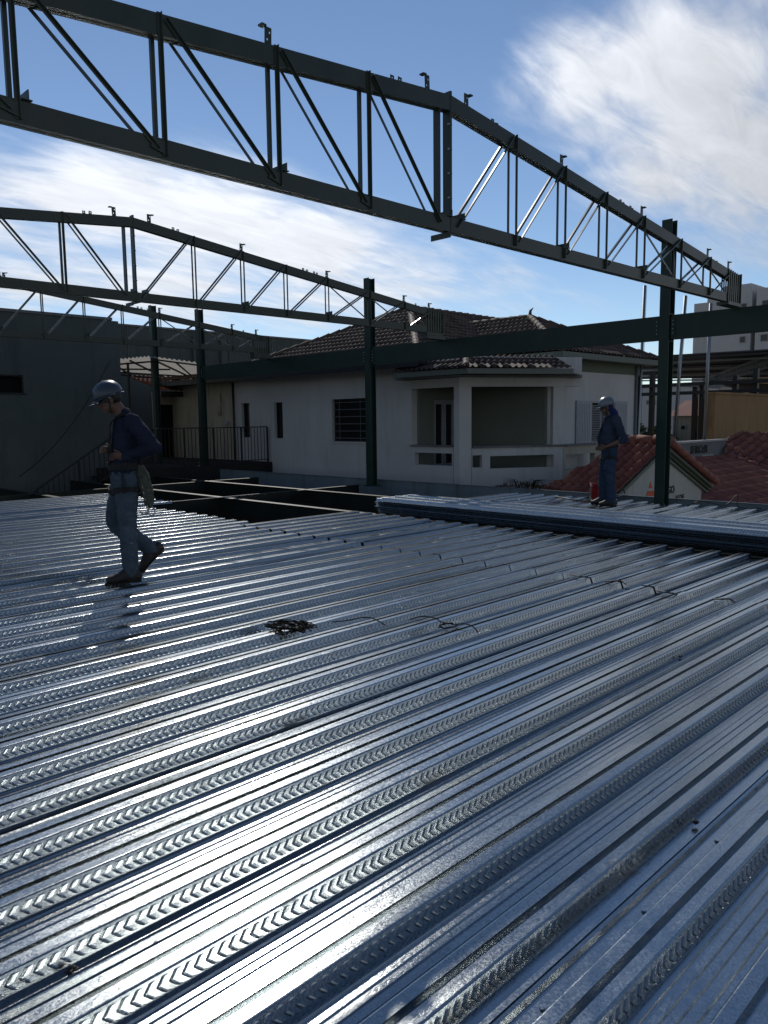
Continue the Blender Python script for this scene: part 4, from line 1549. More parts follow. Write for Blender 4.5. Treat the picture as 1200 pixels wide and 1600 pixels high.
# dry shrub by the porch foot
sb = empty('dry_shrub', at('X', 14.3, 822, 757))
c = Vector(sb.location)
m = MB()
for k in range(26):
    a = rnd(0, 6.28)
    q = c + Vector((math.cos(a) * rnd(.1, .6), math.sin(a) * rnd(.1, .75), rnd(.02, .12)))
    m.tube([c + Vector((0, 0, -.5)), c.lerp(q, .5) + Vector((0, 0, .05)), q], [.010, .007, .003], 4)
m.build('stem', M['wire'], sb, c)
m = MB()
for k in range(700):
    a, rr = rnd(0, 6.28), math.sqrt(rnd(0, 1))
    p = c + Vector((math.cos(a) * rr * .62, math.sin(a) * rr * .8, (1 - rr * rr) * rnd(-.1, .14) - .08))
    u = Vector((rnd(-1, 1), rnd(-1, 1), rnd(-1, 1))).normalized() * .035
    v = u.cross(Vector((rnd(-1, 1), rnd(-1, 1), rnd(-1, 1)))).normalized() * .015
    m.add([p - u, p + v, p + u, p - v], [(0, 1, 2, 3)])
m.build('leaves', M['leaf'], sb, c, fix=False)
tag(sb, 'dry brown shrub heaped at the foot of the porch behind the edge plate', 'shrub')

# ------------------------------------------------------------------ small things on the deck
def wire(label, pts, r=0.004, mat='wire', n=8, cat='wire'):
    o = MB().tube(catmull(pts, n), r, 6).build('binding_wire', M[mat])
    return tag(o, label, cat)


def dk(x, y, z=0.008):
    return at('Z', z, x, y)


# tangled bundle
m = MB()
c = dk(455, 979, 0.02)
ex = (dk(498, 980, 0.02) - c)
for k in range(9):
    pts = []
    ph = rnd(0, 6.28)
    for j in range(9):
        q = ph + j * rnd(.5, 1.1)
        pts.append(c + ex * (math.cos(q) * rnd(.4, 1.0)) + Vector((.06 * math.sin(q), .10 * math.sin(q), rnd(-.016, .024))))
    m.tube(catmull(pts, 5), rnd(.0025, .0045), 5)
m.tube(catmull([dk(428, 975, .03), dk(432, 985, .02), dk(445, 992, .012), dk(430, 990, .005)], 5), .004, 5)
tag(m.build('binding_wire', M['wire']), 'dark tangled bundle of rusty binding wire lying in the middle of the deck', 'wire')
wire('long thin wire curving right from the tangled bundle across two ribs', [dk(520, 972), dk(545, 969, .03), dk(565, 965, .05), dk(582, 966, .05), dk(594, 972, .02), dk(602, 977, .005)])
m = MB()
m.tube(catmull([dk(640, 968), dk(660, 963, .03), dk(680, 966, .04), dk(690, 972, .02), dk(708, 975, .015), dk(728, 975, .03), dk(740, 980, .03), dk(747, 988, .01)], 8), .0042, 6)
cc = dk(698, 979, .012)
m.tube([cc + Vector((math.cos(a * .4) * .07 + a * .001, math.sin(a * .4) * .05, .004 * (a % 3))) for a in range(30)], .004, 6)
tag(m.build('binding_wire', M['wire']), 'wire with a small coiled loop lying right of the tangled bundle', 'wire')
for (x, y, d, lab) in ((905, 900, 1, 'left'), (960, 910, -1, 'second'), (1040, 925, 1, 'third'), (1130, 938, -1, 'right')):
    wire('short stiff offcut of wire on the end-lap seam, %s of the four' % {'left': 'leftmost', 'second': 'second from left', 'third': 'third from left', 'right': 'rightmost'}[lab],
         [dk(x - 14, y - 2), dk(x - 2, y - 1 + d, .025), dk(x + 10, y + 2 * d, .02), dk(x + 18, y + 3, .004)], .006, 'black_wire', 6)
b = at('Z', .0, 1132, 793)
wire('bent black wire standing up from the deck behind the stack at the right', [b + Vector((-.25, .5, .01)), b + Vector((-.2, .3, .10)), b + Vector((0, 0, .04)), b + Vector((.12, -.15, .20)), b + Vector((.05, -.2, .02)), b + Vector((.2, -.5, .01))], .008, 'black_wire')
b = at('Z', .0, 905, 780)
wire('dark rope lying along the edge plate behind the standing worker', [at('Z', .01, 868, 776), at('Z', .03, 885, 779), at('Z', .01, 903, 782), at('Z', .03, 918, 777), at('Z', .01, 935, 780), at('Z', .06, 966, 776), at('Z', .03, 976, 771), at('Z', .16, 974, 765)], .014, 'black_wire', 8, 'rope')

# dark drain-like stains / screws left on the pans
for k, (px, py, lab) in enumerate(((111, 1518, 'black knot of rubber lying in a pan at the lower left'), (1086, 1286, 'small dark scrap lying in a pan at the lower right'), (1063, 1027, 'tiny dark scrap in a pan at the right, below the seam'))):
    p = at('Z', -0.047, px, py)
    m = MB()
    s = (.016, .010, .009)[k]
    for j in range(3):
        m.tube(catmull([p + Vector((rnd(-s, s), rnd(-s, s), rnd(0, .012))) for _ in range(5)], 4), .004, 6)
    m.tube([p + Vector((-s, 0, .004)), p + Vector((0, .004, .010)), p + Vector((s, 0, .004))], [s * .3, s * .6, s * .3], 8)
    tag(m.build('scrap', M['black_wire']), lab, 'scrap')

# red bucket beside the standing worker
bb = at('X', 12.35, 934, 779)
bb = Vector((bb.x, bb.y, 0.0))
bk = empty('bucket', bb)
m = MB()
prof = [(.115, 0.0), (.118, .01), (.140, .27), (.150, .275), (.150, .30), (.140, .30), (.134, .28), (.112, .02), (.0, .015)]
n = 28
vs, fs = [], []
for r, z in prof:
    for k in range(n):
        a = 2 * math.pi * k / n
        vs.append(bb + Vector((r * math.cos(a), r * math.sin(a), z)))
for i in range(len(prof) - 1):
    for k in range(n):
        fs.append((i * n + k, i * n + (k + 1) % n, (i + 1) * n + (k + 1) % n, (i + 1) * n + k))
fs.append(tuple(range(n - 1, -1, -1)))
m.add(vs, fs, True)
m.build('body', M['bucket'], bk, bb)
MB().tube([bb + Vector((.15 * math.cos(a), .15 * math.sin(a) , .27 - .11 * math.sin(a * 1.0))) for a in [math.pi * k / 12 for k in range(13)]], .004, 6).build('handle', M['bolt'], bk, bb)
tag(bk, 'red plastic bucket on the deck beside the standing worker', 'bucket')


# ------------------------------------------------------------------ people
def sweep(mb, pts, rads, side=(0, 1, 0), n=14, sub=5, endcap=True):
    """loft of ellipses: rads = (half width along 'side', half depth)"""
    path = catmull(pts, sub)
    rr = catmull([Vector((a, b, 0)) for a, b in rads], sub)
    rings = []
    for i, p in enumerate(path):
        t = (path[min(i + 1, len(path) - 1)] - path[max(i - 1, 0)]).normalized()
        s = Vector(side)
        s = (s - t * s.dot(t))
        s = s.normalized() if s.length > 1e-4 else Vector((1, 0, 0))
        w = s.cross(t)
        rings.append((p, s, w, t, rr[i].x, rr[i].y))
    seq = []
    if endcap:
        p, s, w, t, a, b = rings[0]
        m_ = min(a, b)
        for q in (1.45, 1.2, .7):
            seq.append((p - t * (math.sin(q) * m_), s, w, a * math.cos(q), b * math.cos(q)))
    seq += [(p, s, w, a, b) for p, s, w, t, a, b in rings]
    if endcap:
        p, s, w, t, a, b = rings[-1]
        m_ = min(a, b)
        for q in (.7, 1.2, 1.45):
            seq.append((p + t * (math.sin(q) * m_), s, w, a * math.cos(q), b * math.cos(q)))
    vs = []
    for p, s, w, a, b in seq:
        for k in range(n):
            q = 2 * math.pi * k / n
            vs.append(p + s * (a * math.cos(q)) + w * (b * math.sin(q)))
    fs = []
    for i in range(len(seq) - 1):
        for k in range(n):
            fs.append((i * n + k, i * n + (k + 1) % n, (i + 1) * n + (k + 1) % n, (i + 1) * n + k))
    fs.append(tuple(range(n - 1, -1, -1)))
    fs.append(tuple((len(seq) - 1) * n + k for k in range(n)))
    mb.add(vs, fs, True)


def ell(mb, c, rx, ry, rz, n=16, rot=None):
    c = Vector(c)
    vs, fs = [], []
    m_ = n // 2
    for i in range(m_ + 1):
        th = math.pi * i / m_
        for k in range(n):
            ph = 2 * math.pi * k / n
            q = Vector((rx * math.sin(th) * math.cos(ph), ry * math.sin(th) * math.sin(ph), rz * math.cos(th)))
            vs.append(c + (rot @ q if rot else q))
    for i in range(m_):
        for k in range(n):
            fs.append((i * n + k, (i + 1) * n + k, (i + 1) * n + (k + 1) % n, i * n + (k + 1) % n))
    mb.add(vs, fs, True)


def fused(mb, name, mat, parent, voxel, wrinkle=0.0, wscale=9.0, smooth=4):
    """merge overlapping closed lofts into one continuous skin"""
    me = bpy.data.meshes.new(name)
    me.from_pydata(mb.v, [], mb.f)
    bm = bmesh.new()
    bm.from_mesh(me)
    bmesh.ops.remove_doubles(bm, verts=bm.verts, dist=1e-5)
    bmesh.ops.recalc_face_normals(bm, faces=bm.faces)
    bm.to_mesh(me)
    bm.free()
    o = bpy.data.objects.new(name, me)
    col.objects.link(o)
    r = o.modifiers.new('Remesh', 'REMESH')
    r.mode = 'VOXEL'
    r.voxel_size = voxel
    s = o.modifiers.new('Smooth', 'SMOOTH')
    s.factor = 0.5
    s.iterations = smooth
    dg = bpy.context.evaluated_depsgraph_get()
    me2 = bpy.data.meshes.new_from_object(o.evaluated_get(dg))
    o.modifiers.clear()
    o.data = me2
    if wrinkle:
        nor = [v.normal.copy() for v in me2.vertices]
        for v, nn in zip(me2.vertices, nor):
            p = v.co
            h = noise.fractal(Vector((p.x * wscale, p.y * wscale, p.z * wscale * 1.7)), 0.8, 2.1, 4)
            f2 = 1 - abs(noise.noise(Vector((p.x * wscale * 1.4, p.y * wscale * 1.4 + 3, p.z * wscale * 2.2))))
            v.co = p + nn * (wrinkle * h + wrinkle * 0.9 * (f2 - .8))
    for p in me2.polygons:
        p.use_smooth = True
    me2.materials.clear()
    me2.materials.append(mat)
    o.parent = parent
    return o


def hand(mb, wrist, palm_dir, side, curl, thumb_side, size=1.0):
    """palm with four separate bent fingers and a thumb leaving the side of the palm"""
    w = Vector(wrist)
    d = Vector(palm_dir).normalized()
    s = Vector(side)
    s = (s - d * s.dot(d)).normalized()
    nrm = d.cross(s)                       # palm side the fingers curl to
    if nrm.z > 0:
        nrm = -nrm
    k = size
    sweep(mb, [w, w + d * .035 * k, w + d * .085 * k], [(.026 * k, .017 * k), (.038 * k, .015 * k), (.040 * k, .013 * k)], s)
    for i, (off, L) in enumerate(((-.030, .066), (-.010, .076), (.010, .072), (.029, .058))):
        b = w + d * .085 * k + s * off * k
        c1 = curl * (0.9 + .12 * i)
        d1 = d * math.cos(c1 * .5) + nrm * math.sin(c1 * .5)
        d2 = d * math.cos(c1 * 1.2) + nrm * math.sin(c1 * 1.2)
        d3 = d * math.cos(c1 * 1.8) + nrm * math.sin(c1 * 1.8)
        p1 = b + d1 * L * .46 * k
        p2 = p1 + d2 * L * .32 * k
        p3 = p2 + d3 * L * .24 * k
        mb.tube([b - d * .01, b, p1, p2, p3], [.009 * k, .0092 * k, .0088 * k, .008 * k, .0065 * k], 8)
    tb = w + d * .030 * k + s * thumb_side * .034 * k
    td = (d * .75 + s * thumb_side * .62 + nrm * .25).normalized()
    t1 = tb + td * .036 * k
    t2 = t1 + (td + nrm * .5 + d * .3).normalized() * .028 * k
    mb.tube([tb - td * .012, tb, t1, t2], [.012 * k, .0115 * k, .0105 * k, .008 * k], 8)


def make_person(loc, yaw, J, opts, label):
    """J: joints in local metres, x = forward, y = the person's left, z = up"""
    root = empty('person', loc)
    V = {k: Vector(v) for k, v in J.items()}
    hd = V['head']
    pit = opts['head_pitch']
    hr = Matrix.Rotation(pit, 3, 'Y')      # + looks down
    # ---- body, one continuous skin
    b = MB()
    sweep(b, [V['pelvis'] + Vector((0, 0, -.06)), V['pelvis'], V['waist'], V['chest'], V['neck'] + Vector((-.01, 0, -.07)), V['neck']],
          [(.14, .095), (.165, .115), (.145, opts['belly'] - .012), (.165, .115), (.09, .07), (.052, .055)], (0, 1, 0), 18)
    sweep(b, [V['neck'] + Vector((-.005, 0, -.05)), V['neck'].lerp(hd, .45), hd + hr @ Vector((-.02, 0, -.06))], [(.062, .062), (.054, .056), (.05, .055)], (0, 1, 0))
    ell(b, hd + hr @ Vector((-.012, 0, .035)), .098, .076, .098, 18, hr)
    ell(b, hd + hr @ Vector((.022, 0, -.045)), .070, .060, .078, 16, hr)
    ell(b, hd + hr @ Vector((.052, 0, -.092)), .032, .036, .024, 12, hr)       # chin
    ell(b, hd + hr @ Vector((.078, 0, .022)), .018, .055, .013, 12, hr)        # brow
    b.tube([hd + hr @ Vector(q) for q in ((.082, 0, .015), (.098, 0, -.012), (.110, 0, -.030), (.090, 0, -.040))], [.008, .011, .015, .008], 8)
    ell(b, hd + hr @ Vector((.086, 0, -.062)), .010, .026, .006, 10, hr)       # lips
    ell(b, hd + hr @ Vector((.084, 0, -.074)), .010, .022, .007, 10, hr)
    for s in (-1, 1):
        ell(b, hd + hr @ Vector((.066, s * .034, -.018)), .022, .024, .022, 10, hr)   # cheek
        ell(b, hd + hr @ Vector((-.012, s * .079, -.012)), .020, .010, .032, 12, hr)  # ear
    arms = {}
    for sd, s in (('l', 1), ('r', -1)):
        sh_, el_, wr_ = V['sh_' + sd], V['el_' + sd], V['wr_' + sd]
        arms[sd] = (sh_, el_, wr_)
        sweep(b, [sh_ + Vector((0, -s * .05, .0)), sh_, sh_.lerp(el_, .5), el_], [(.055, .055), (.056, .058), (.047, .048), (.040, .040)])
        sweep(b, [el_, el_.lerp(wr_, .35), wr_.lerp(el_, .1), wr_], [(.040, .040), (.040, .042), (.029, .026), (.027, .021)])
        hdv = V['hd_' + sd] - wr_
        hand(b, wr_, hdv, (0, .35 * s, 1), opts['curl'], 1, 1.0)
        hip, kn, an = V['hip_' + sd], V['kn_' + sd], V['an_' + sd]
        sweep(b, [hip, hip.lerp(kn, .4), kn, kn.lerp(an, .35), an], [(.085, .088), (.076, .080), (.052, .056), (.052, .056), (.035, .040)])
        toe, heel = V['toe_' + sd], V['heel_' + sd]
        sweep(b, [heel + Vector((0, 0, .02)), an.lerp(toe, .5) + Vector((0, 0, -.012)), toe], [(.032, .03), (.040, .028), (.036, .016)], (0, 1, 0))
    fused(b, 'body', M['skin'], root, 0.0058, 0, 1, 2)
    for s in (-1, 1):
        e = MB()
        ell(e, hd + hr @ Vector((.078, s * .031, .003)), .011, .012, .010, 10, hr)
        o = e.build('eye', M['letter'])
        o.parent = root
    g_ = MB()                                                          # dark safety glasses
    pts = [hd + hr @ Vector((.096 * math.cos(a) - .004, .083 * math.sin(a), .004)) for a in [R_(-100 + 200 * k / 16) for k in range(17)]]
    for a, c in zip(pts[:-1], pts[1:]):
        zz = hr @ Vector((0, 0, .016))
        out = (a - hd).normalized() * .004
        g_.add([a - zz, c - zz, c + zz, a + zz, a - zz + out, c - zz + out, c + zz + out, a + zz + out], [(0, 1, 2, 3), (4, 7, 6, 5), (0, 4, 5, 1), (3, 2, 6, 7)])
    o = g_.build('safety_glasses', M['glass'])
    o.parent = root
    # ---- hair at nape and temples
    h_ = MB()
    ell(h_, hd + hr @ Vector((-.032, 0, .022)), .086, .080, .085, 16, hr)
    o = h_.build('hair', M['hair'])
    o.parent = root
    # ---- hard hat
    hh = MB()
    up_ = hr @ Vector((0, 0, 1))
    n = 36
    vs, fs = [], []
    lev = [(0.0, 1.0), (.18, .995), (.40, .95), (.62, .83), (.80, .64), (.93, .38), (1.0, .12)]
    for z, q in lev:
        for k in range(n):
            a = 2 * math.pi * k / n
            rx, ry = .134 * q, .114 * q
            zz = .026 + .146 * z
            ridge = .006 if abs(math.sin(a)) < .22 and .1 < z < .99 else 0
            vs.append(hd + hr @ Vector((rx * math.cos(a) - .008, ry * math.sin(a), zz + ridge)))
    vs.append(hd + hr @ Vector((-.008, 0, .178)))
    for i in range(len(lev) - 1):
        for k in range(n):
            fs.append((i * n + k, i * n + (k + 1) % n, (i + 1) * n + (k + 1) % n, (i + 1) * n + k))
    for k in range(n):
        fs.append(((len(lev) - 1) * n + k, (len(lev) - 1) * n + (k + 1) % n, len(vs) - 1))
    # underside
    fs.append(tuple(range(n - 1, -1, -1)))
    hh.add(vs, fs, True)
    o = hh.build('hard_hat', opts['hat'])
    o.parent = root
    br = MB()
    vs = []
    for k in range(n):
        a = 2 * math.pi * k / n
        ext = .007 + .058 * max(0, math.cos(a)) ** 2.2
        drop = -.014 * max(0, math.cos(a)) ** 2 - .002
        for (q, zz) in ((0, 0), (ext, drop), (ext, drop - .007), (0, -.009)):
            vs.append(hd + hr @ Vector(((.134 + q) * math.cos(a) - .008, (.114 + q * .8) * math.sin(a), .030 + zz)))
    fs = []
    for k in range(n):
        for j in range(4):
            fs.append((k * 4 + j, k * 4 + (j + 1) % 4, ((k + 1) % n) * 4 + (j + 1) % 4, ((k + 1) % n) * 4 + j))
    br.add(vs, fs, True)
    ob_ = br.build('hat_brim', opts['hat'])
    ob_.parent = o
    ch = MB()
    ch.tube(catmull([hd + hr @ Vector(q) for q in ((.0, .105, .03), (.01, .084, -.04), (.03, .06, -.10), (.035, 0, -.122), (.03, -.06, -.10), (.01, -.084, -.04), (0, -.105, .03))], 5), .006, 6)
    ob_ = ch.build('chin_strap', M['strap'])
    ob_.parent = o
    # ---- shirt
    s_ = MB()
    sweep(s_, [V['pelvis'] + Vector((0, 0, .0)), V['pelvis'] + Vector((0, 0, .08)), V['waist'], V['waist'].lerp(V['chest'], .55), V['chest'], V['chest'].lerp(V['neck'], .55), V['neck'] + Vector((-.01, 0, -.015))],
          [(.172, .128), (.178, .136), (.172, opts['belly'] + .010), (.178, opts['belly'] + .006), (.186, .135), (.150, .110), (.072, .072)], (0, 1, 0), 20)
    for sd, s in (('l', 1), ('r', -1)):
        sh_, el_, wr_ = arms[sd]
        sweep(s_, [sh_ + Vector((0, -s * .07, .005)), sh_ + Vector((0, 0, .004)), sh_.lerp(el_, .5), el_.lerp(sh_, .12), el_],
              [(.070, .072), (.076, .080), (.067, .070), (.062, .064), (.060, .062)])
        e = el_.lerp(wr_, opts['sleeve'])
        sweep(s_, [el_, el_.lerp(e, .5), e.lerp(el_, .12), e], [(.060, .062), (.056, .056), (.046, .044), (.044, .042)] if opts['sleeve'] > .6 else [(.060, .062), (.058, .06), (.056, .058), (.056, .058)])
    fused(s_, 'shirt', opts['shirt'], root, 0.0085, 0.0105, 9, 5)
    # ---- trousers
    t_ = MB()
    sweep(t_, [V['pelvis'] + Vector((0, 0, .07)), V['pelvis'], V['pelvis'] + Vector((0, 0, -.10))], [(.168, .124), (.176, .130), (.13, .11)], (0, 1, 0), 20)
    for sd, s in (('l', 1), ('r', -1)):
        hip, kn, an = V['hip_' + sd], V['kn_' + sd], V['an_' + sd]
        sweep(t_, [hip + Vector((0, 0, .03)), hip.lerp(kn, .35), kn.lerp(hip, .12), kn.lerp(an, .12), kn.lerp(an, .5), an.lerp(kn, .10), an.lerp(kn, -.02)],
              [(.105, .112), (.097, .104), (.076, .084), (.072, .080), (.070, .078), (.064, .072), (.066, .074)])
    fused(t_, 'trousers', opts['trousers'], root, 0.0085, 0.0095, 8, 4)
    # ---- boots
    for sd in ('l', 'r'):
        an, toe, heel = V['an_' + sd], V['toe_' + sd], V['heel_' + sd]
        kn = V['kn_' + sd]
        b_ = MB()
        upv = (an - heel.lerp(toe, .25)).normalized()
        sweep(b_, [an.lerp(kn, .18), an.lerp(kn, .03), heel.lerp(an, .45)], [(.058, .064), (.056, .064), (.052, .058)], (0, 1, 0))
        sweep(b_, [heel + upv * .060, heel.lerp(toe, .35) + upv * .074, heel.lerp(toe, .62) + upv * .058, heel.lerp(toe, .85) + upv * .044, toe + upv * .040], [(.048, .056), (.052, .070), (.054, .054), (.055, .042), (.046, .036)], (0, 1, 0))
        bo = fused(b_, 'boot', M['boot'], root, 0.0075, 0.0015, 20, 3)
        so_ = MB()
        dv = (toe - heel).normalized()
        pl = [heel - dv * .035, heel.lerp(toe, .5), toe + dv * .03]
        sweep(so_, [p + upv * .009 for p in pl], [(.036, .011), (.050, .011), (.040, .011)], (0, 1, 0))
        o = so_.build('sole', M['letter'])
        o.parent = bo
    # ---- harness
    hs = MB()

    def strap(pts, w=.022, t=.006, side=(0, 1, 0)):
        path = catmull(pts, 6)
        for a, c in zip(path[:-1], path[1:]):
            if (c - a).length > 1e-4:
                hs.bar(a - (c - a) * .1, c + (c - a) * .1, w * 2, t * 2, side)
    be = opts['belly']
    P, W_, C_, NK = V['pelvis'], V['waist'], V['chest'], V['neck']
    ring = [P + Vector((.145 * math.cos(a), .190 * math.sin(a), .10)) for a in [2 * math.pi * k / 18 for k in range(19)]]
    for a, c in zip(ring[:-1], ring[1:]):
        hs.bar(a, c, .06, .012, (0, 0, 1))
    for s in (-1, 1):
        strap([P + Vector((.13, s * .10, .11)), W_ + Vector((be + .012, s * .095, .05)), C_ + Vector((.146, s * .09, .0)), C_.lerp(NK, .5) + Vector((.12, s * .085, 0)),
               NK + Vector((-.01, s * .095, -.02)), C_.lerp(NK, .5) + Vector((-.125, s * .07, 0)), C_ + Vector((-.15, s * .03, -.03)), W_ + Vector((-be - .015, s * .09, 0)), P + Vector((-.14, s * .12, .10))])
        hip, kn = V['hip_l' if s > 0 else 'hip_r'], V['kn_l' if s > 0 else 'kn_r']
        cth = hip.lerp(kn, .22)
        strap([P + Vector((.02, s * .185, .10)), hip + Vector((.03, s * .125, -.03)), cth + Vector((.02, s * .115, 0))])
        ring = [cth + Vector((.118 * math.cos(a), .112 * math.sin(a), .03 * math.sin(a) * s)) for a in [2 * math.pi * k / 14 for k in range(15)]]
        for a, c in zip(ring[:-1], ring[1:]):
            hs.bar(a, c, .045, .010, (0, 0, 1))
    o = hs.build('harness', M['strap'])
    o.parent = root
    if opts.get('scarf'):
        k_ = MB()
        sweep(k_, [hd + hr @ Vector((-.055, 0, .03)), hd + hr @ Vector((-.055, 0, -.05)), NK + Vector((-.045, 0, .02)), NK + Vector((-.03, 0, -.05))], [(.080, .055), (.082, .056), (.085, .068), (.10, .085)], (0, 1, 0), 16)
        fused(k_, 'neck_cloth', M['scarf'], root, .0075, .006, 14, 3)
    root.rotation_euler = (0, 0, yaw)
    return tag(root, label, 'person')


J1 = dict(pelvis=(-.045, 0, .97), waist=(-.055, 0, 1.12), chest=(-.085, 0, 1.37), neck=(-.055, 0, 1.55), head=(.055, 0, 1.665),
          sh_l=(-.13, .185, 1.46), el_l=(-.315, .27, 1.235), wr_l=(-.045, .175, 1.15), hd_l=(.06, .10, 1.165),
          sh_r=(-.06, -.185, 1.46), el_r=(-.07, -.27, 1.20), wr_r=(.045, -.10, 1.185), hd_r=(.13, -.03, 1.225),
          hip_l=(-.055, .09, .93), kn_l=(-.045, .095, .51), an_l=(-.055, .095, .11), heel_l=(-.10, .095, .0), toe_l=(.135, .11, .0),
          hip_r=(-.03, -.09, .93), kn_r=(.075, -.10, .53), an_r=(-.25, -.10, .27), heel_r=(-.335, -.10, .235), toe_r=(-.165, -.105, .055))
man_a = at('Z', 0.0, 196, 908)
make_person((man_a.x, man_a.y, 0.002), R_(153), J1,
            dict(head_pitch=R_(20), belly=.125, curl=1.1, hat=M['helmet_blue'], shirt=M['navy'], trousers=M['denim'], sleeve=.93),
            'worker in a blue hard hat, navy shirt and jeans walking left across the deck')
J2 = dict(pelvis=(-.03, 0, .90), waist=(.0, 0, 1.05), chest=(-.05, 0, 1.32), neck=(-.045, 0, 1.50), head=(.025, 0, 1.625),
          sh_l=(-.12, .185, 1.42), el_l=(-.27, .245, 1.10), wr_l=(.02, .19, .985), hd_l=(.12, .13, .95),
          sh_r=(-.04, -.185, 1.42), el_r=(-.13, -.26, 1.10), wr_r=(.08, -.14, .97), hd_r=(.17, -.06, .95),
          hip_l=(-.05, .09, .87), kn_l=(-.055, .10, .47), an_l=(-.085, .10, .10), heel_l=(-.13, .10, .0), toe_l=(.09, .13, .0),
          hip_r=(-.02, -.09, .87), kn_r=(.06, -.105, .47), an_r=(.05, -.105, .10), heel_r=(.01, -.105, .0), toe_r=(.23, -.12, .0))
man_b = at('Z', 0.0, 947, 790)
make_person((man_b.x, man_b.y, 0.002), R_(119), J2,
            dict(head_pitch=R_(14), belly=.150, curl=1.2, hat=M['helmet_white'], shirt=M['steel_blue'], trousers=M['denim_dark'], sleeve=.18, scarf=True),
            'worker in a white hard hat and blue neck cloth standing behind the sheet stack')

# tool pouch and lanyard hanging at the back of the walking worker
cy, sy_ = math.cos(R_(153)), math.sin(R_(153))


def m1(f, l, z):
    return Vector((man_a.x + cy * f - sy_ * l, man_a.y + sy_ * f + cy * l, z))


pc = m1(-.20, .12, 1.0)
pb = empty('lanyard_bag', pc)
m = MB()
sweep(m, [m1(-.175, .10, 1.06), m1(-.20, .12, .98), m1(-.225, .13, .86), m1(-.245, .13, .74), m1(-.255, .13, .70)], [(.035, .03), (.055, .042), (.058, .045), (.045, .038), (.02, .02)], (cy, sy_, 0))
o = fused(m, 'pouch', M['canvas'], None, .007, .008, 16, 2)
o.parent = pb
o.location = -pc
m = MB()
m.tube(catmull([m1(-.16, .11, 1.04), m1(-.19, .16, .90), m1(-.21, .15, .76), m1(-.23, .14, .66), m1(-.19, .14, .635), m1(-.16, .14, .66)], 5), .008, 6)
m.tube([m1(-.26 + .03 * math.cos(a), .13, .655 + .035 * math.sin(a)) for a in [2 * math.pi * k / 14 for k in range(15)]], .007, 6)
o = m.build('hook', M['bolt'])
o.parent = pb
o.location = -pc
tag(pb, 'worn canvas pouch and lanyard hook hanging at the walking worker\'s back', 'pouch')

# ------------------------------------------------------------------ light, sky, camera
SUN_AZ, SUN_EL = R_(56.0), R_(37.6)
sd = Vector((math.cos(SUN_AZ) * math.cos(SUN_EL), math.sin(SUN_AZ) * math.cos(SUN_EL), math.sin(SUN_EL)))
sun = bpy.data.lights.new('sun', 'SUN')
sun.energy = 2.1
sun.angle = R_(0.53)
sun.color = (1.0, .95, .87)
so_ = bpy.data.objects.new('sun', sun)
col.objects.link(so_)
so_.rotation_euler = sd.to_track_quat('Z', 'Y').to_euler()

w = bpy.data.worlds.new('World')
scn.world = w
w.use_nodes = True
nt = w.node_tree
nt.nodes.clear()
out = nt.nodes.new('ShaderNodeOutputWorld')
bg = nt.nodes.new('ShaderNodeBackground')
nt.links.new(bg.outputs[0], out.inputs[0])
sky = nt.nodes.new('ShaderNodeTexSky')
sky.sky_type = 'NISHITA'
sky.sun_disc = False
sky.sun_elevation = SUN_EL
sky.sun_rotation = math.pi / 2 - SUN_AZ
sky.air_density = 0.9
sky.altitude = 600
sky.dust_density = 0.0
sky.ozone_density = 2.3
SKY_STRENGTH = 0.088
bg.inputs['Strength'].default_value = SKY_STRENGTH


def math_(op, a, b=None, clamp=False):
    n = N(nt, 'ShaderNodeMath', operation=op)
    n.use_clamp = clamp
    for i, v in enumerate((a, b)):
        if v is None:
            continue
        if isinstance(v, (int, float)):
            n.inputs[i].default_value = v
        else:
            nt.links.new(v, n.inputs[i])
    return n.outputs[0]


tc = nt.nodes.new('ShaderNodeTexCoord')
sep = nt.nodes.new('ShaderNodeSeparateXYZ')
nt.links.new(tc.outputs['Generated'], sep.inputs[0])
az = math_('ARCTAN2', sep.outputs[1], sep.outputs[0])
el = math_('ARCSINE', sep.outputs[2])
# cloud sheet coordinates: direction projected on a high flat layer
den = math_('ADD', sep.outputs[2], 0.16)
cx = math_('DIVIDE', sep.outputs[0], den)
cyy = math_('DIVIDE', sep.outputs[1], den)
cmb = nt.nodes.new('ShaderNodeCombineXYZ')
nt.links.new(cx, cmb.inputs[0])
nt.links.new(cyy, cmb.inputs[1])
mpc = N(nt, 'ShaderNodeMapping')
mpc.inputs['Rotation'].default_value = (0, 0, R_(-12))
mpc.inputs['Scale'].default_value = (0.8, 2.3, 1)
nt.links.new(cmb.outputs[0], mpc.inputs[0])
n1 = N(nt, 'ShaderNodeTexNoise', Scale=1.7, Detail=12.0, Roughness=0.58, Distortion=0.5)
nt.links.new(mpc.outputs[0], n1.inputs['Vector'])
n2 = N(nt, 'ShaderNodeTexNoise', Scale=5.0, Detail=10.0, Roughness=0.6, Distortion=0.7)
nt.links.new(mpc.outputs[0], n2.inputs['Vector'])


def dirs(px, py):
    d = ray(px, py).normalized()
    return math.atan2(d.y, d.x), math.asin(d.z)


total = None
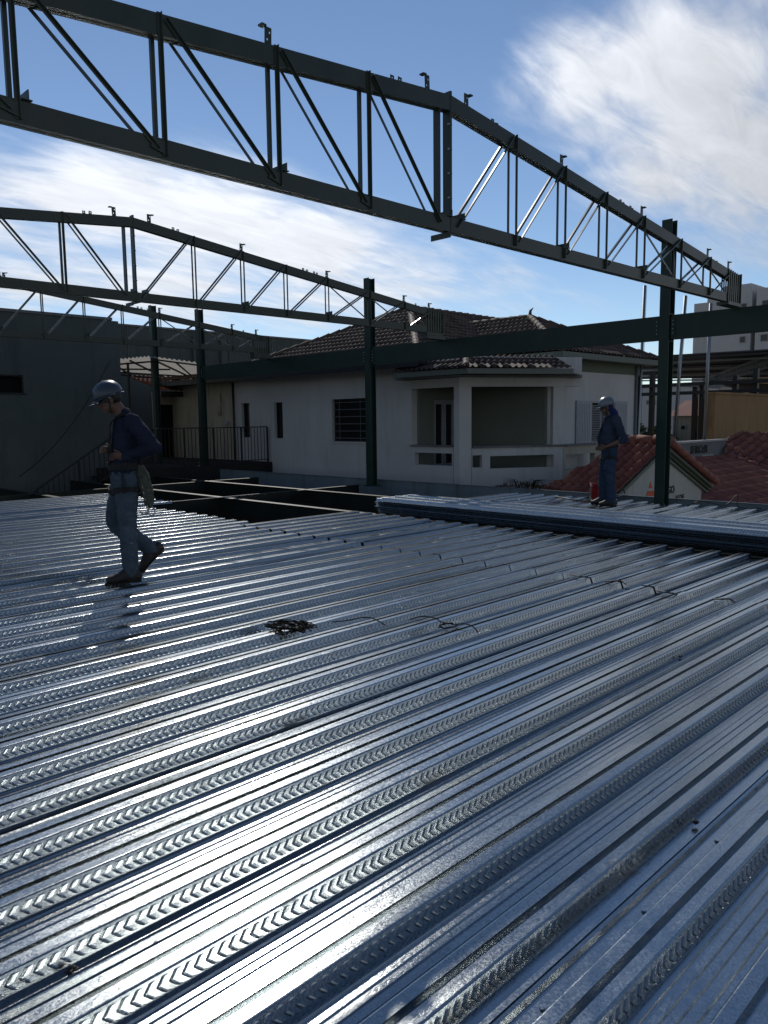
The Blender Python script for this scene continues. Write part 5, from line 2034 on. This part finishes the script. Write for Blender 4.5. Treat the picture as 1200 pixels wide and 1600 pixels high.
# (photo-facing survey of the cloud bodies): azimuth, elevation, half-sizes in degrees, weight
for (px, py, sa, se, wgt) in ((860, 125, 4.5, 3.4, .85), (905, 120, 5.0, 3.8, 1.15), (950, 190, 5.5, 3.4, .8), (1000, 100, 6.0, 4.4, 1.1), (1100, 130, 7.0, 6.0, 1.1), (1190, 250, 7.0, 6.5, 1.1), (1060, 240, 6.5, 4.2, 1.1), (1160, 30, 8, 4, .75), (1300, 150, 9, 8, .8), (1010, 300, 5, 2.4, .35),
                              (60, 300, 8, 2.6, .85), (190, 315, 8, 3.4, 1.25), (330, 345, 8, 4.2, 1.25), (460, 390, 8, 4.0, 1.25), (610, 430, 8, 3.2, .9), (730, 440, 7, 2.4, .6), (60, 430, 10, 4.0, .85), (250, 450, 10, 4.0, .9),
                              (480, 470, 10, 3.0, .85), (800, 480, 8, 1.6, .5), (1090, 540, 7, 1.8, .55), (1190, 420, 2.5, .9, .3), (-150, 330, 14, 6, .8), (-400, 200, 14, 9, .6)):
    a0, e0 = dirs(px, py)
    da = math_('DIVIDE', math_('SUBTRACT', az, a0), R_(sa))
    de = math_('DIVIDE', math_('SUBTRACT', el, e0), R_(se))
    q = math_('ADD', math_('MULTIPLY', da, da), math_('MULTIPLY', de, de))
    gss = math_('MULTIPLY', math_('EXPONENT', math_('MULTIPLY', q, -1.0)), wgt)
    total = gss if total is None else math_('MAXIMUM', math_('ADD', math_('MULTIPLY', total, .55), math_('MULTIPLY', gss, .45)) if False else total, gss)
# unseen cloud behind the camera, added to brighten and neutralise deck webs and walls
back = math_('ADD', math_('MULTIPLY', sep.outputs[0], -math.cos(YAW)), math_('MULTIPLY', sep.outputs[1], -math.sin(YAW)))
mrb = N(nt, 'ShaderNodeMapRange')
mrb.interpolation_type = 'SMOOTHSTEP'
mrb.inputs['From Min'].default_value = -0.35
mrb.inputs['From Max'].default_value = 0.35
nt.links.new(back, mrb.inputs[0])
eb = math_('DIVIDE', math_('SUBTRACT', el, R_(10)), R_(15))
fill_belt = math_('MULTIPLY', math_('MULTIPLY', math_('EXPONENT', math_('MULTIPLY', math_('MULTIPLY', eb, eb), -1.0)), mrb.outputs[0]), .85)
total = math_('MAXIMUM', total, fill_belt)
# out-of-view cloud bank low at the right, added to brighten the webs' reflections
ra = math_('DIVIDE', math_('ADD', az, R_(28)), R_(30))
re_ = math_('DIVIDE', math_('SUBTRACT', el, R_(6)), R_(10))
total = math_('MAXIMUM', total, math_('MULTIPLY', math_('EXPONENT', math_('MULTIPLY', math_('ADD', math_('MULTIPLY', ra, ra), math_('MULTIPLY', re_, re_)), -1.0)), 1.2))
nz = math_('ADD', math_('MULTIPLY', math_('SUBTRACT', n1.outputs[0], .5), 1.9), math_('MULTIPLY', math_('SUBTRACT', n2.outputs[0], .5), 0.9))
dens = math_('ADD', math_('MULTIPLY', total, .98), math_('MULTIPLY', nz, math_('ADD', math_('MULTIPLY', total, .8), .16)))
dens = math_('SUBTRACT', dens, .21)
mr = N(nt, 'ShaderNodeMapRange')
mr.interpolation_type = 'SMOOTHSTEP'
mr.inputs['From Min'].default_value = 0.0
mr.inputs['From Max'].default_value = 0.85
nt.links.new(dens, mr.inputs[0])
cov = math_('MULTIPLY', mr.outputs[0], .93)
# brightness of the cloud: forward scattering round the sun, thicker parts greyer
dt = N(nt, 'ShaderNodeVectorMath', operation='DOT_PRODUCT')
nt.links.new(tc.outputs['Generated'], dt.inputs[0])
dt.inputs[1].default_value = sd
glow = math_('POWER', math_('MAXIMUM', dt.outputs['Value'], 0.0), 7.0)
body = math_('ADD', math_('MULTIPLY', glow, 8.5), 5.5)
body = math_('MULTIPLY', body, math_('ADD', math_('MULTIPLY', n2.outputs[0], .55), .72))
ccol = nt.nodes.new('ShaderNodeCombineColor')
nt.links.new(math_('MULTIPLY', body, .96), ccol.inputs[0])
nt.links.new(math_('MULTIPLY', body, .99), ccol.inputs[1])
nt.links.new(math_('MULTIPLY', body, 1.05), ccol.inputs[2])
mix = N(nt, 'ShaderNodeMix', data_type='RGBA')
nt.links.new(cov, mix.inputs[0])
nt.links.new(sky.outputs[0], mix.inputs[6])
nt.links.new(ccol.outputs[0], mix.inputs[7])
nt.links.new(mix.outputs[2], bg.inputs['Color'])

cam = bpy.data.cameras.new('camera')
cam.sensor_fit = 'HORIZONTAL'
cam.sensor_width = 36.0
cam.lens = 36.0
cam.clip_start = 0.05
cam.clip_end = 2000
co = bpy.data.objects.new('camera', cam)
col.objects.link(co)
co.matrix_world = Matrix(((rt.x, up.x, -fw.x, CAM.x), (rt.y, up.y, -fw.y, CAM.y), (rt.z, up.z, -fw.z, CAM.z), (0, 0, 0, 1)))
scn.camera = co
scn.view_settings.view_transform = 'Standard'
scn.view_settings.look = 'None'
scn.view_settings.exposure = 0.15
scn.view_settings.gamma = 1.0
scn.cycles.max_bounces = 8
scn.cycles.blur_glossy = 0.15
